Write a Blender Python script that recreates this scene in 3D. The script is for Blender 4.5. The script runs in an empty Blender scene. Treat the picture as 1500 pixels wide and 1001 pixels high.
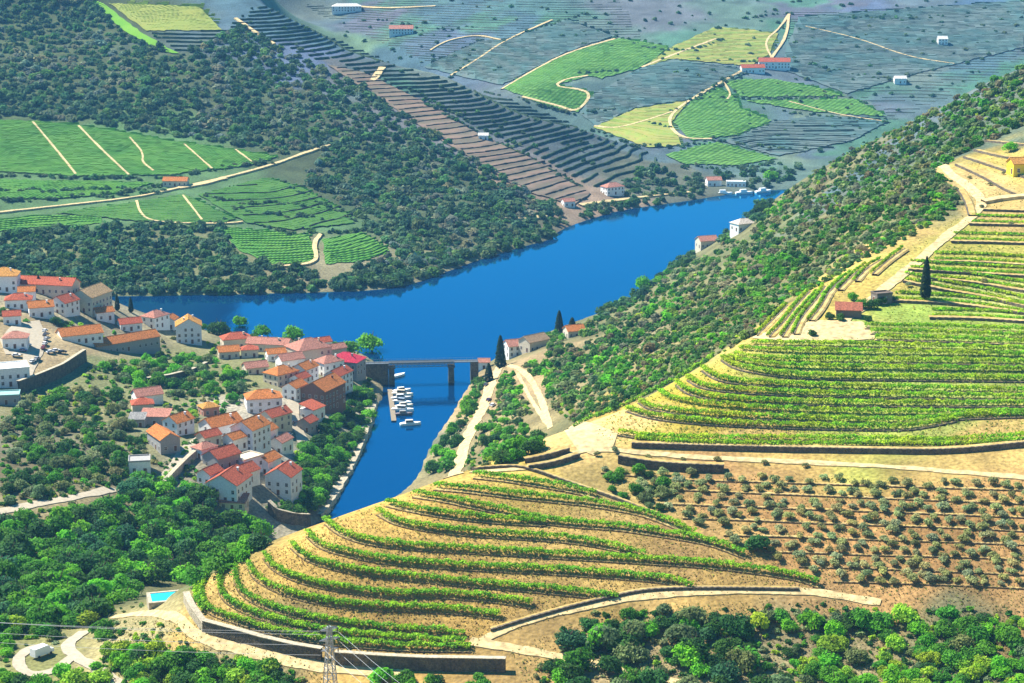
import bpy, math, random
import numpy as np
from mathutils import Vector, Matrix, geometry

# ------------------------------------------------------------------ camera, world, sun, exposure
sc = bpy.context.scene
COL = sc.collection
CAMZ, FPX, PITCH = 260.0, 2900.0, math.radians(13.5)
cam_d = bpy.data.cameras.new('camera'); cam_d.sensor_width = 36.0; cam_d.lens = 36.0 * FPX / 1500.0
cam_d.clip_start = 1.0; cam_d.clip_end = 20000.0
cam = bpy.data.objects.new('camera', cam_d); COL.objects.link(cam)
cam.location = (0, 0, CAMZ); cam.rotation_euler = (math.radians(90) - PITCH, 0, 0)
sc.camera = cam

SUN_V = Vector((-0.66, 0.36, 0.95)).normalized()          # towards the sun: behind the village, from the left
world = bpy.data.worlds.new('World'); sc.world = world; world.use_nodes = True
wn = world.node_tree.nodes; wl = world.node_tree.links; wn.clear()
sky = wn.new('ShaderNodeTexSky'); sky.sky_type = 'NISHITA'; sky.sun_disc = False
sky.sun_elevation = math.asin(SUN_V.z); sky.sun_rotation = math.atan2(SUN_V.x, SUN_V.y)
sky.altitude = 300; sky.air_density = 1.0; sky.dust_density = 0.15; sky.ozone_density = 2.5
hs = wn.new('ShaderNodeHueSaturation'); hs.inputs['Saturation'].default_value = 1.6; hs.inputs['Hue'].default_value = 0.485
bg = wn.new('ShaderNodeBackground'); bg.inputs['Strength'].default_value = 0.07
wo = wn.new('ShaderNodeOutputWorld')
wl.new(sky.outputs[0], hs.inputs['Color']); wl.new(hs.outputs[0], bg.inputs['Color']); wl.new(bg.outputs[0], wo.inputs['Surface'])
sun_d = bpy.data.lights.new('sun', 'SUN'); sun_d.energy = 5.0; sun_d.angle = math.radians(0.5); sun_d.color = (1.0, 0.93, 0.80)
sun = bpy.data.objects.new('sun', sun_d); COL.objects.link(sun)
sun.rotation_euler = SUN_V.to_track_quat('Z', 'Y').to_euler(); sun.location = (0, 0, 600)
sc.view_settings.view_transform = 'Standard'; sc.view_settings.look = 'None'
sc.view_settings.exposure = 1.35; sc.view_settings.gamma = 1.0
sc.cycles.volume_bounces = 1; sc.cycles.max_bounces = 6

rng = np.random.default_rng(7)
random.seed(7)
SP, CP = math.sin(PITCH), math.cos(PITCH)

# ------------------------------------------------------------------ noise
_lat = np.random.default_rng(3).random((256, 256))
def vnoise(x, y):
    xi = np.floor(x).astype(int); yi = np.floor(y).astype(int)
    fx = x - xi; fy = y - yi; fx = fx*fx*(3-2*fx); fy = fy*fy*(3-2*fy)
    a = _lat[xi & 255, yi & 255]; b = _lat[(xi+1) & 255, yi & 255]; c = _lat[xi & 255, (yi+1) & 255]; d = _lat[(xi+1) & 255, (yi+1) & 255]
    return (a*(1-fx)+b*fx)*(1-fy) + (c*(1-fx)+d*fx)*fy - 0.5
def fbm(x, y, o=4):
    s = 0; a = 1.0
    for k in range(o):
        s = s + a*vnoise(x*2**k + 17*k, y*2**k + 31*k); a *= 0.5
    return s

# ------------------------------------------------------------------ surveying: sight lines of the camera
def ray(px, py):
    u = (np.asarray(px, float) - 750.0)/FPX; v = (np.asarray(py, float) - 500.5)/FPX
    den = CP - v*SP
    return u/den, (SP + v*CP)/den            # X per metre of Y, drop per metre of Y
def at_z(px, py, z):
    a, t = ray(px, py); Y = (CAMZ - z)/t
    return a*Y, Y
def resample(pts, step):
    pts = [tuple(p) for p in pts]; out = [pts[0]]
    for a, b in zip(pts[:-1], pts[1:]):
        n = max(1, int(math.dist(a, b)/step))
        for k in range(1, n+1): out.append(tuple(a[i] + (b[i]-a[i])*k/n for i in range(len(a))))
    return out
def smooth(pts, n=2):                          # Chaikin
    p = [np.array(q, float) for q in pts]
    for _ in range(n):
        q = [p[0]]
        for a, b in zip(p[:-1], p[1:]): q += [a*0.75+b*0.25, a*0.25+b*0.75]
        q.append(p[-1]); p = q
    return [tuple(a) for a in p]

# ------------------------------------------------------------------ terrain
RIVER_FAR = [(-700,446),(-300,440),(0,436),(195,434),(330,432),(480,428),(545,426),(600,418),(650,400),(690,385),(730,372),(770,360),(806,352),(818,338),(860,322),(910,308),(960,301),(1010,294),(1060,286),(1110,280),(1180,276),(1300,272),(1500,268)]
RIVER_R = [(1500,286),(1250,290),(1160,297),(1120,310),(1085,326),(1060,345),(1030,365),(985,387),(960,407),(925,437),(880,460),(820,480),(780,497),(735,522),(712,534),(698,552),(684,575),(666,602),(646,632),(628,662),(618,690),(600,715),(560,740),(500,775),(455,790)]
RIVER_L = [(440,778),(478,758),(502,715),(530,665),(548,620),(556,585),(560,555),(556,538),(530,520),(500,507),(440,500),(330,492),(280,484),(180,474),(0,466),(-300,458),(-700,455)]
river_px = smooth(RIVER_FAR, 1) + smooth(RIVER_R, 1) + smooth(RIVER_L, 1)
river_xy = np.array([at_z(p[0], p[1], 0.0) for p in river_px])

CTRL = [  # px, py, height above the river
 # spur below the viewpoint
 (600,945,56.4),(450,958,55.5),(700,972,56),(300,912,57.5),(690,690,84),(780,690,85),(860,648,87.5),(470,770,75),(560,735,79.5),(350,830,68),(400,800,71.5),(282,888,59),(310,850,64.5),(640,712,82.5),
 (500,870,66.5),(650,830,71),(800,850,68.5),(950,800,74.5),(243,878,54),(200,905,50),
 (700,945,58),(900,880,65.5),(1170,862,68),(1000,760,78),(800,725,80.5),(1300,880,67.5),(1500,885,69),(1000,690,84.5),(1250,692,86),(1100,800,75),(1300,790,77),(1500,790,78.5),(1700,790,80),
 (800,952,58),(1000,935,61),(1200,930,62),(1000,1000,56.5),(1400,1000,58),(600,1000,53),(430,985,52),(200,1000,47),(300,960,50),(1500,940,64),(1750,900,72),
 # upper vineyard hill
 (1000,668,86),(1200,674,86.6),(1500,702,88),(1100,500,106.5),(1280,490,109.5),(1500,490,110),(900,612,91),(1000,555,99),(1280,580,98),(1500,585,98.5),(1700,600,100),(1700,490,112),
 (1230,483,110),(1240,450,112),(1355,437,113),(1500,440,113.5),(1430,380,119.5),(1500,380,119.5),(1400,320,126),(1500,330,125),(1450,250,134.5),(1500,200,142.5),(1380,250,133),(1400,300,128),(1500,100,150),(1500,180,145.5),(1700,200,150),(1700,100,165),(1700,350,130),
 (1250,390,118),(1330,345,123.5),(1150,450,110.5),(1110,480,107.5),(830,622,89.5),
 # wooded flank
 (1130,290,13),(1130,350,67),(1130,420,87),(1130,458,99),(1000,420,42),(1000,480,60),(1000,528,82),(900,480,21),(900,530,36),(900,570,61),(850,560,34),(820,590,38),(1200,250,60),(1200,320,84),(1200,400,105),(1300,195,100),(1300,260,108),(1300,318,121),(1400,150,132),(1400,210,131),(1250,220,85),
 (780,580,17),(812,630,36),(760,660,32),(720,668,22),(665,692,10.5),(700,620,10.5),(715,562,9),(735,540,10),(800,502,12),(840,492,11),(1090,335,14),(1040,358,10),
 # village side
 (400,792,4),(300,840,20),(200,800,19),(100,850,33),(50,962,47),(0,1000,47),(130,932,46),(150,880,40),(150,730,28),(0,750,30),(60,650,30),(0,600,31),(100,562,27),(40,500,38),(100,432,41),(60,407,43),(0,410,44),(280,508,16),(180,520,23),(300,560,20),(230,602,23),(330,642,22),(370,665,19),(340,735,14),(410,720,12),(430,612,14),(470,600,11),(500,545,11),(460,505,11),(540,528,6),(380,540,16),(-150,500,40),(-200,700,38),(-250,900,50),(200,690,24),(220,740,20),(-100,420,46),
 # hill across the river
 (300,400,7),(300,340,15.5),(300,260,32),(300,180,57),(300,100,88),(300,20,124),(0,400,8),(0,340,17),(0,260,33),(0,180,59),(0,100,91),(0,0,134),(-300,200,55),(-300,0,140),(-300,400,8),(150,0,133),
 (560,300,18),(560,200,45),(560,120,74),(560,92,84),(450,60,102),(450,42,109),(380,6,130),(700,300,16.5),(700,220,35),(700,150,58),(690,132,62),(850,260,15),(850,205,27.5),(850,192,29),(950,260,7),(940,222,13),(1010,281,2),(500,380,9),(420,300,22),(640,110,76),
 # far valley side
 (1130,250,3),(1050,262,2),(1100,215,11),(1000,200,20),(1000,130,47),(1000,60,79),(1000,0,110),(760,145,38),(760,60,78),(760,0,110),(600,60,75),(600,0,108),(450,12,99),(1300,180,22),(1300,100,55),(1300,0,109),(1450,100,56),(1500,0,109),(1800,0,112),(1800,120,60),(880,100,60),(1180,130,42),
]
XYZ = [  # ground seen by nobody: behind crests, under the viewpoint, beyond the frame
 (-62,600,36),(-95,580,40),(-30,650,34),(-20,720,17),(40,700,45),(-120,560,44),(10,640,55),(60,1800,12),(230,1400,40),(300,1300,95),(380,1350,118),(520,1300,140),(600,1000,160),
 (-320,2080,250),(-420,2160,340),(-700,2200,390),(-520,2500,430),(-900,2500,430),(-600,2060,270),(-390,2060,250),(-230,2100,62),(-130,2000,42),(-60,1950,30),(0,1870,14),(-290,2300,110),(60,1850,8),  # left heights out of frame, raised so the river mirrors a dark slope
 (-150,350,50),(0,350,48),(150,350,52),(-120,250,98),(0,250,96),(120,250,100),(0,120,175),(-150,120,170),(150,120,175),(0,0,256),(-120,0,250),(120,0,252),(0,-150,268),(300,0,255),(-300,0,255),(300,300,110),(-300,300,100),(330,600,100),(-330,600,70),(-500,900,60),(-600,1300,70),(500,700,130),
 (-900,2900,330),(0,2900,165),(900,2900,180),(-1200,4200,260),(0,4200,235),(1200,4200,250),(-1200,6200,280),(0,6200,270),(1200,6200,280),(900,2000,90),(-900,2000,220),(-900,1500,60),(700,1600,60),
]
cp = []
for px, py, z in CTRL:
    x, y = at_z(px, py, z); cp.append((x, y, z))
cp += XYZ
for p in river_xy[::2]: cp.append((p[0], p[1], 0.3))
cp = np.array(cp)
def phi(d2): return np.sqrt(d2 + 30.0**2)
d2 = ((cp[:, None, :2] - cp[None, :, :2])**2).sum(-1)
nC = len(cp)
A = np.zeros((nC+3, nC+3)); A[:nC, :nC] = phi(d2) - np.eye(nC)*1.5
A[:nC, nC] = 1; A[:nC, nC+1:] = cp[:, :2]/1000; A[nC, :nC] = 1; A[nC+1:, :nC] = cp[:, :2].T/1000
W = np.linalg.solve(A, np.r_[cp[:, 2], 0, 0, 0])
def rbf(x, y):
    out = np.empty(x.shape)
    xf, yf, of = x.ravel(), y.ravel(), out.ravel()
    for s in range(0, xf.size, 20000):
        dx = xf[s:s+20000, None] - cp[None, :, 0]; dy = yf[s:s+20000, None] - cp[None, :, 1]
        of[s:s+20000] = phi(dx*dx+dy*dy) @ W[:nC] + W[nC] + xf[s:s+20000]/1000*W[nC+1] + yf[s:s+20000]/1000*W[nC+2]
    return of.reshape(x.shape)
def poly_dist(x, y, poly):                     # (inside?, distance)
    xf, yf = x.ravel(), y.ravel(); ins = np.zeros(xf.shape, bool); dm = np.full(xf.shape, 1e18)
    n = len(poly)
    for i in range(n):
        ax, ay = poly[i]; bx, by = poly[(i+1) % n]
        c = (ay > yf) != (by > yf)
        with np.errstate(divide='ignore', invalid='ignore'):
            ins ^= c & (xf < (bx-ax)*(yf-ay)/(by-ay if by != ay else 1e-9) + ax)
        ex, ey = bx-ax, by-ay; L = ex*ex+ey*ey+1e-9
        t = np.clip(((xf-ax)*ex+(yf-ay)*ey)/L, 0, 1)
        dm = np.minimum(dm, (xf-ax-t*ex)**2+(yf-ay-t*ey)**2)
    return ins.reshape(x.shape), np.sqrt(dm).reshape(x.shape)

YR = np.unique(np.concatenate([np.arange(-160, 400, 20), np.arange(400, 700, 1.6), np.arange(700, 1200, 2.8), np.arange(1200, 2000, 5), np.arange(2000, 2600, 10), np.arange(2600, 6300, 60)]).astype(float))
NCOL = 360
def halfw(y): return np.maximum(0.36*y, 0) + 90.0 + np.maximum(0, 350-y)*0.4
S = np.linspace(-1, 1, NCOL)
GX = S[None, :]*halfw(YR)[:, None]; GY = np.repeat(YR[:, None], NCOL, 1)
GZ = rbf(GX, GY)
ins, dist = poly_dist(GX, GY, river_xy)
rough = np.clip((GY-300)/1500, 0.15, 1.0)
GZ = GZ + fbm(GX/60, GY/60)*3.0*rough + fbm(GX/9+5, GY/9, 3)*0.7*np.clip(rough*1.6, 0.3, 1.0)
GZ = np.where(ins, -np.minimum(0.5*dist, 4.0), np.maximum(GZ, np.minimum(0.25 + dist*0.3, 2.5)))
def hgt(x, y):
    x = np.asarray(x, float); y = np.asarray(y, float)
    fi = np.interp(y, YR, np.arange(len(YR))); fi = np.clip(fi, 0, len(YR)-1.001)
    fj = np.clip((x/halfw(y)+1)/2*(NCOL-1), 0, NCOL-1.001)
    i = fi.astype(int); j = fj.astype(int); a = fi-i; b = fj-j
    return (GZ[i, j]*(1-b)+GZ[i, j+1]*b)*(1-a) + (GZ[i+1, j]*(1-b)+GZ[i+1, j+1]*b)*a
def grad(x, y, e=2.0):
    return (hgt(x+e, y)-hgt(x-e, y))/(2*e), (hgt(x, y+e)-hgt(x, y-e))/(2*e)
_Y = np.concatenate([np.arange(380, 700, 0.8), np.arange(700, 1300, 1.5), np.arange(1300, 2600, 3.0), np.arange(2600, 6000, 20)])
def cast(pts):                                  # where a sight line meets the ground
    pts = np.asarray(pts, float).reshape(-1, 2); out = np.empty((len(pts), 3))
    for s in range(0, len(pts), 400):
        a, t = ray(pts[s:s+400, 0], pts[s:s+400, 1])
        X = a[:, None]*_Y; Zr = CAMZ - t[:, None]*_Y; d = Zr - hgt(X, np.broadcast_to(_Y, X.shape))
        hit = d < 0; k = np.where(hit.any(1), hit.argmax(1), len(_Y)-1); k = np.maximum(k, 1)
        r = np.arange(len(k)); d1 = d[r, k-1]; d2_ = d[r, k]; f = np.clip(d1/(d1-d2_+1e-9), 0, 1)
        Y = _Y[k-1] + f*(_Y[k]-_Y[k-1]); xx = a*Y
        out[s:s+400] = np.stack([xx, Y, np.maximum(hgt(xx, Y), 0)], 1)
    return out
def castp(px, py): return Vector(cast([(px, py)])[0])

# ------------------------------------------------------------------ materials
MATS = {}
def mat(name, color, rough=0.85, var=0.0, scale=1.0, bump=0.0, bscale=1.0, objcol=False, attr=None, col2=None, spec=0.25, trans=0.0, metallic=0.0, coords='Object', hue=0.0):
    if name in MATS: return MATS[name]
    m = bpy.data.materials.new(name); m.use_nodes = True
    nt = m.node_tree; N = nt.nodes; Lk = nt.links
    b = N['Principled BSDF']; b.inputs['Roughness'].default_value = rough; b.inputs['Specular IOR Level'].default_value = spec
    b.inputs['Metallic'].default_value = metallic
    src = None
    if objcol:
        oi = N.new('ShaderNodeObjectInfo'); src = oi.outputs['Color']
    elif attr:
        at = N.new('ShaderNodeAttribute'); at.attribute_name = attr; src = at.outputs['Color']
    else:
        rgb = N.new('ShaderNodeRGB'); rgb.outputs[0].default_value = (*color, 1); src = rgb.outputs[0]
    if var > 0 or col2:
        g = N.new('ShaderNodeNewGeometry') if coords == 'World' else N.new('ShaderNodeTexCoord')
        vec = g.outputs['Position'] if coords == 'World' else g.outputs['Object']
        nz = N.new('ShaderNodeTexNoise'); nz.inputs['Scale'].default_value = scale; nz.inputs['Detail'].default_value = 5; nz.inputs['Roughness'].default_value = 0.65
        Lk.new(vec, nz.inputs['Vector'])
        if col2:
            rmp = N.new('ShaderNodeMapRange'); rmp.inputs[1].default_value = 0.42; rmp.inputs[2].default_value = 0.60
            Lk.new(nz.outputs['Fac'], rmp.inputs[0])
            mx = N.new('ShaderNodeMix'); mx.data_type = 'RGBA'; mx.inputs[7].default_value = (*col2, 1)
            Lk.new(rmp.outputs[0], mx.inputs[0]); Lk.new(src, mx.inputs[6]); src = mx.outputs[2]
        if var > 0:
            mr = N.new('ShaderNodeMapRange'); mr.inputs[1].default_value = 0.3; mr.inputs[2].default_value = 0.7
            mr.inputs[3].default_value = 1-var; mr.inputs[4].default_value = 1+var
            nz2 = N.new('ShaderNodeTexNoise'); nz2.inputs['Scale'].default_value = scale*3.7; nz2.inputs['Detail'].default_value = 4
            Lk.new(vec, nz2.inputs['Vector']); Lk.new(nz2.outputs['Fac'], mr.inputs[0])
            vm = N.new('ShaderNodeVectorMath'); vm.operation = 'SCALE'; Lk.new(src, vm.inputs[0]); Lk.new(mr.outputs[0], vm.inputs[3]); src = vm.outputs[0]
    Lk.new(src, b.inputs['Base Color'])
    if bump > 0:
        g2 = N.new('ShaderNodeNewGeometry'); nb = N.new('ShaderNodeTexNoise'); nb.inputs['Scale'].default_value = bscale; nb.inputs['Detail'].default_value = 4
        Lk.new(g2.outputs['Position'], nb.inputs['Vector'])
        bp = N.new('ShaderNodeBump'); bp.inputs['Distance'].default_value = bump; bp.inputs['Strength'].default_value = 1.0
        Lk.new(nb.outputs['Fac'], bp.inputs['Height']); Lk.new(bp.outputs[0], b.inputs['Normal'])
    if trans > 0:
        tr = N.new('ShaderNodeBsdfTranslucent'); Lk.new(src, tr.inputs['Color'])
        ms = N.new('ShaderNodeMixShader'); ms.inputs[0].default_value = trans
        Lk.new(b.outputs[0], ms.inputs[1]); Lk.new(tr.outputs[0], ms.inputs[2]); Lk.new(ms.outputs[0], N['Material Output'].inputs['Surface'])
    MATS[name] = m
    return m
M_LEAF = mat('foliage', (0,0,0), 0.7, var=0.30, scale=0.25, objcol=True, spec=0.15, trans=0.45)
M_LEAFS = mat('foliage_mass', (0,0,0), 0.8, attr='tint', spec=0.1, trans=0.42)
M_BARK = mat('bark', (0.09,0.065,0.045), 0.9, var=0.3, scale=2)
M_VINE = mat('vine_leaves', (0.28,0.50,0.012), 0.7, var=0.4, scale=0.16, spec=0.15, trans=0.35, coords='World', col2=(0.13,0.38,0.014))
M_VINE2 = mat('vine_leaves_upper', (0.21,0.48,0.012), 0.7, var=0.4, scale=0.09, spec=0.15, trans=0.35, coords='World', col2=(0.38,0.50,0.015))
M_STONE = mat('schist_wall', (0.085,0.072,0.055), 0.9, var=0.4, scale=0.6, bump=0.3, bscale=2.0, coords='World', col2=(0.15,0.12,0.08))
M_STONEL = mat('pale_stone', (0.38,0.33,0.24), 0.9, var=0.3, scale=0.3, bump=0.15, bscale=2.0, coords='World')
M_PATH = mat('dirt_track', (0.47,0.36,0.18), 0.95, var=0.35, scale=0.15, coords='World', bump=0.1, bscale=1.5)
M_BENCH = mat('terrace_soil', (0.36,0.25,0.075), 0.95, var=0.3, scale=0.12, coords='World', col2=(0.40,0.30,0.12), bump=0.2, bscale=1.2)
M_BANK = mat('earth_bank', (0.16,0.11,0.05), 0.95, var=0.4, scale=0.4, coords='World', bump=0.3, bscale=1.5)
M_ROAD = mat('pale_asphalt', (0.36,0.31,0.23), 0.9, var=0.15, scale=0.2, coords='World')

# ------------------------------------------------------------------ mesh helpers
def setp(o, label=None, cat=None, group=None, kind=None):
    if label: o['label'] = label
    if cat: o['category'] = cat
    if group: o['group'] = group
    if kind: o['kind'] = kind
    return o
def mesh_np(name, V, F, mats, tint=None, smooth_=False, midx=None):
    me = bpy.data.meshes.new(name); V = np.asarray(V, np.float32); F = np.asarray(F, np.int32)
    k = F.shape[1]
    me.vertices.add(len(V)); me.vertices.foreach_set('co', V.ravel())
    me.loops.add(F.size); me.loops.foreach_set('vertex_index', F.ravel())
    me.polygons.add(len(F)); me.polygons.foreach_set('loop_start', np.arange(0, F.size, k, dtype=np.int32))
    if midx is not None: me.polygons.foreach_set('material_index', np.asarray(midx, np.int32))
    me.polygons.foreach_set('use_smooth', np.full(len(F), smooth_))
    for m in (mats if isinstance(mats, (list, tuple)) else [mats]): me.materials.append(m)
    if tint is not None:
        a = me.attributes.new('tint', 'FLOAT_COLOR', 'POINT')
        c = np.ones((len(V), 4), np.float32); c[:, :3] = tint; a.data.foreach_set('color', c.ravel())
    me.update(calc_edges=True)
    return me
def link(name, me, parent=None, loc=None):
    o = bpy.data.objects.new(name, me); COL.objects.link(o)
    if parent: o.parent = parent
    if loc is not None: o.location = loc
    return o
def empty(name, loc, rz=0.0, s=1.0):
    o = bpy.data.objects.new(name, None); COL.objects.link(o); o.location = loc; o.rotation_euler = (0, 0, rz); o.scale = (s, s, s)
    o.empty_display_size = 0.2
    return o
class MB:
    def __init__(s): s.v = []; s.f = []; s.m = []
    def face(s, pts, mi=0):
        n = len(s.v); s.v += [tuple(p) for p in pts]; s.f.append(tuple(range(n, n+len(pts)))); s.m.append(mi)
    def box(s, x0, x1, y0, y1, z0, z1, mi=0, taper=0.0):
        n = len(s.v); t = taper
        s.v += [(x0,y0,z0),(x1,y0,z0),(x1,y1,z0),(x0,y1,z0),(x0+t,y0+t,z1),(x1-t,y0+t,z1),(x1-t,y1-t,z1),(x0+t,y1-t,z1)]
        for q in ((0,3,2,1),(4,5,6,7),(0,1,5,4),(1,2,6,5),(2,3,7,6),(3,0,4,7)): s.f.append(tuple(n+i for i in q)); s.m.append(mi)
        return s
    def bar(s, a, b, r, mi=0, r2=None):
        a = Vector(a); b = Vector(b); d = (b-a).normalized(); u = d.orthogonal().normalized(); w = d.cross(u); n = len(s.v); r2 = r if r2 is None else r2
        for p, rr in ((a, r), (b, r2)):
            for su, sw in ((1,1),(-1,1),(-1,-1),(1,-1)): s.v.append(tuple(p + u*su*rr + w*sw*rr))
        for q in ((0,1,5,4),(1,2,6,5),(2,3,7,6),(3,0,4,7),(3,2,1,0),(4,5,6,7)): s.f.append(tuple(n+i for i in q)); s.m.append(mi)
        return s
    def mesh(s, name, mats):
        me = bpy.data.meshes.new(name); me.from_pydata(s.v, [], s.f)
        for m in (mats if isinstance(mats, (list, tuple)) else [mats]): me.materials.append(m)
        if any(s.m): me.polygons.foreach_set('material_index', s.m)
        me.update(); return me
    def build(s, name, mats, parent=None, loc=None): return link(name, s.mesh(name, mats), parent, loc)

# ------------------------------------------------------------------ ground sheet: land cover colours, with haze blue mixed into the far ones
COVER = [  # px, py, colour
 (500,900,.46,.33,.13),(650,830,.46,.33,.13),(850,820,.44,.33,.14),(1050,840,.46,.34,.15),(600,750,.50,.36,.12),(420,830,.52,.38,.14),(780,705,.46,.38,.12),(320,880,.50,.38,.16),(1000,780,.42,.30,.15),
 (1200,780,.38,.24,.12),(1400,780,.38,.24,.12),(1050,720,.38,.25,.13),(1300,850,.38,.25,.13),(1450,850,.38,.25,.13),(900,700,.34,.28,.13),
 (900,600,.50,.38,.12),(1000,600,.46,.40,.08),(1200,600,.30,.34,.07),(1400,600,.28,.32,.08),(1300,530,.26,.32,.07),(1450,520,.26,.32,.07),(1100,650,.48,.37,.16),(1450,650,.46,.36,.16),(860,640,.56,.44,.22),
 (1400,370,.38,.38,.11),(1480,370,.38,.38,.11),(1450,440,.32,.33,.11),(1380,460,.24,.32,.06),(1450,300,.48,.38,.18),(1480,240,.42,.36,.12),(1420,260,.52,.42,.22),(1180,450,.50,.42,.14),(1240,410,.52,.43,.15),(1320,350,.50,.40,.18),
 (1300,280,.16,.15,.07),(1200,330,.16,.15,.07),(1100,400,.16,.15,.07),(1000,450,.17,.15,.08),(900,520,.19,.16,.09),(1400,180,.17,.15,.08),(1250,240,.15,.14,.07),(830,540,.24,.18,.10),(780,560,.30,.22,.12),(770,620,.22,.18,.09),(1050,380,.13,.14,.06),(940,470,.16,.15,.07),
 (300,850,.10,.11,.05),(150,800,.10,.11,.05),(60,880,.10,.11,.05),(200,940,.28,.24,.12),(60,980,.20,.20,.08),(350,985,.24,.20,.10),(120,770,.22,.18,.10),(900,960,.28,.22,.12),(1150,970,.24,.20,.11),(1400,960,.16,.15,.08),(780,965,.36,.27,.13),
 (60,650,.13,.12,.08),(130,600,.17,.16,.08),(100,690,.14,.12,.07),(60,500,.40,.34,.25),(200,550,.16,.17,.08),(300,560,.18,.18,.08),(400,600,.30,.27,.22),(340,690,.28,.25,.19),(430,660,.30,.28,.25),(480,680,.10,.12,.06),(250,640,.15,.15,.08),(300,480,.18,.18,.09),(90,450,.25,.22,.15),
 (100,370,.14,.15,.07),(300,370,.13,.14,.07),(480,410,.20,.18,.11),(100,320,.08,.15,.06),(400,300,.07,.14,.06),(200,220,.08,.16,.06),(100,120,.06,.08,.035),(300,120,.06,.08,.035),(500,250,.06,.08,.04),(650,280,.06,.08,.04),(100,30,.06,.08,.035),(420,150,.06,.08,.04),
 (600,160,.20,.15,.11),(700,215,.20,.15,.11),(500,100,.18,.14,.10),(800,270,.22,.16,.12),(700,170,.13,.12,.09),(850,220,.13,.12,.09),(550,100,.11,.11,.08),(950,250,.10,.11,.08),
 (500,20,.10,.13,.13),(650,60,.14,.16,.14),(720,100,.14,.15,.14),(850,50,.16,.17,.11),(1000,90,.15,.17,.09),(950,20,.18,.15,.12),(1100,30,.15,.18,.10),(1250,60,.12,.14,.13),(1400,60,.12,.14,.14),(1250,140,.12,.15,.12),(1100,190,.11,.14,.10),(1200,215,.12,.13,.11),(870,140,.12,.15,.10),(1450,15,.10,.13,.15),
]
COVER += [(x, y, .15, .145, .07) for x, y in ((1290,345),(1200,402),(1130,455),(1050,512),(960,562),(870,598),(1350,318),(1385,292),(1385,232),(1450,190),(1500,172),(1060,355),(1000,395),(930,445),(860,475))]
_r = random.Random(5)
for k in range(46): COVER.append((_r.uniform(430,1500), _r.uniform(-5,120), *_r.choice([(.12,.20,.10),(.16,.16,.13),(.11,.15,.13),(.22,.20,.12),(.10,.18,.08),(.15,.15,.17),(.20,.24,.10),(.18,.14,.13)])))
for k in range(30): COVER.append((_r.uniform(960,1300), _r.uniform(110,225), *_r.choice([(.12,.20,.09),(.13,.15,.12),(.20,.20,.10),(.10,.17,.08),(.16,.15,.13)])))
COVER = [(a, b, r*0.71, g*0.64, bl*0.48) if r > .33 else ((a, b, r*0.50, g*0.68, bl*0.95) if b < 240 and a > 420 else (a, b, r*0.85, g*0.85, bl*0.8)) for a, b, r, g, bl in COVER]  # far ground pushed towards blue, imitating distance haze
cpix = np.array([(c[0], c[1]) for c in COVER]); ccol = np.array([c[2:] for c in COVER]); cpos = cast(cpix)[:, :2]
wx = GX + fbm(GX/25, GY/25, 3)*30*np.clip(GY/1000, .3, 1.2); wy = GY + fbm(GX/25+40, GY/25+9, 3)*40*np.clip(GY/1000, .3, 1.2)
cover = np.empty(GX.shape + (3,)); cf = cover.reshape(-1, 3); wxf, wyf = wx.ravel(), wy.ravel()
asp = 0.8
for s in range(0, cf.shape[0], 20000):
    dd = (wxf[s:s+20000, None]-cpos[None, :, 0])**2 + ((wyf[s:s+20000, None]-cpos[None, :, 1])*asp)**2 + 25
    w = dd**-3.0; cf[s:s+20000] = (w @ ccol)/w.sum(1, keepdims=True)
cover *= (1 + 0.5*fbm(GX/14, GY/14, 4))[..., None]
nr, nc = GX.shape
idx = np.arange(nr*nc).reshape(nr, nc)
F = np.stack([idx[:-1, :-1], idx[:-1, 1:], idx[1:, 1:], idx[1:, :-1]], -1).reshape(-1, 4)
def ground_material():
    m = mat('hillside_ground', (0,0,0), 0.95, attr='tint', var=0.35, scale=0.22, bump=0.5, bscale=0.5, coords='World', spec=0.1)
    return m
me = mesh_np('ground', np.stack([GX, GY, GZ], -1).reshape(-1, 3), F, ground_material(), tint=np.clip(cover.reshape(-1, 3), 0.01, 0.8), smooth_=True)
setp(link('ground', me), kind='structure', label='valley hillsides of dry grass, scrub and bare soil')

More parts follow.
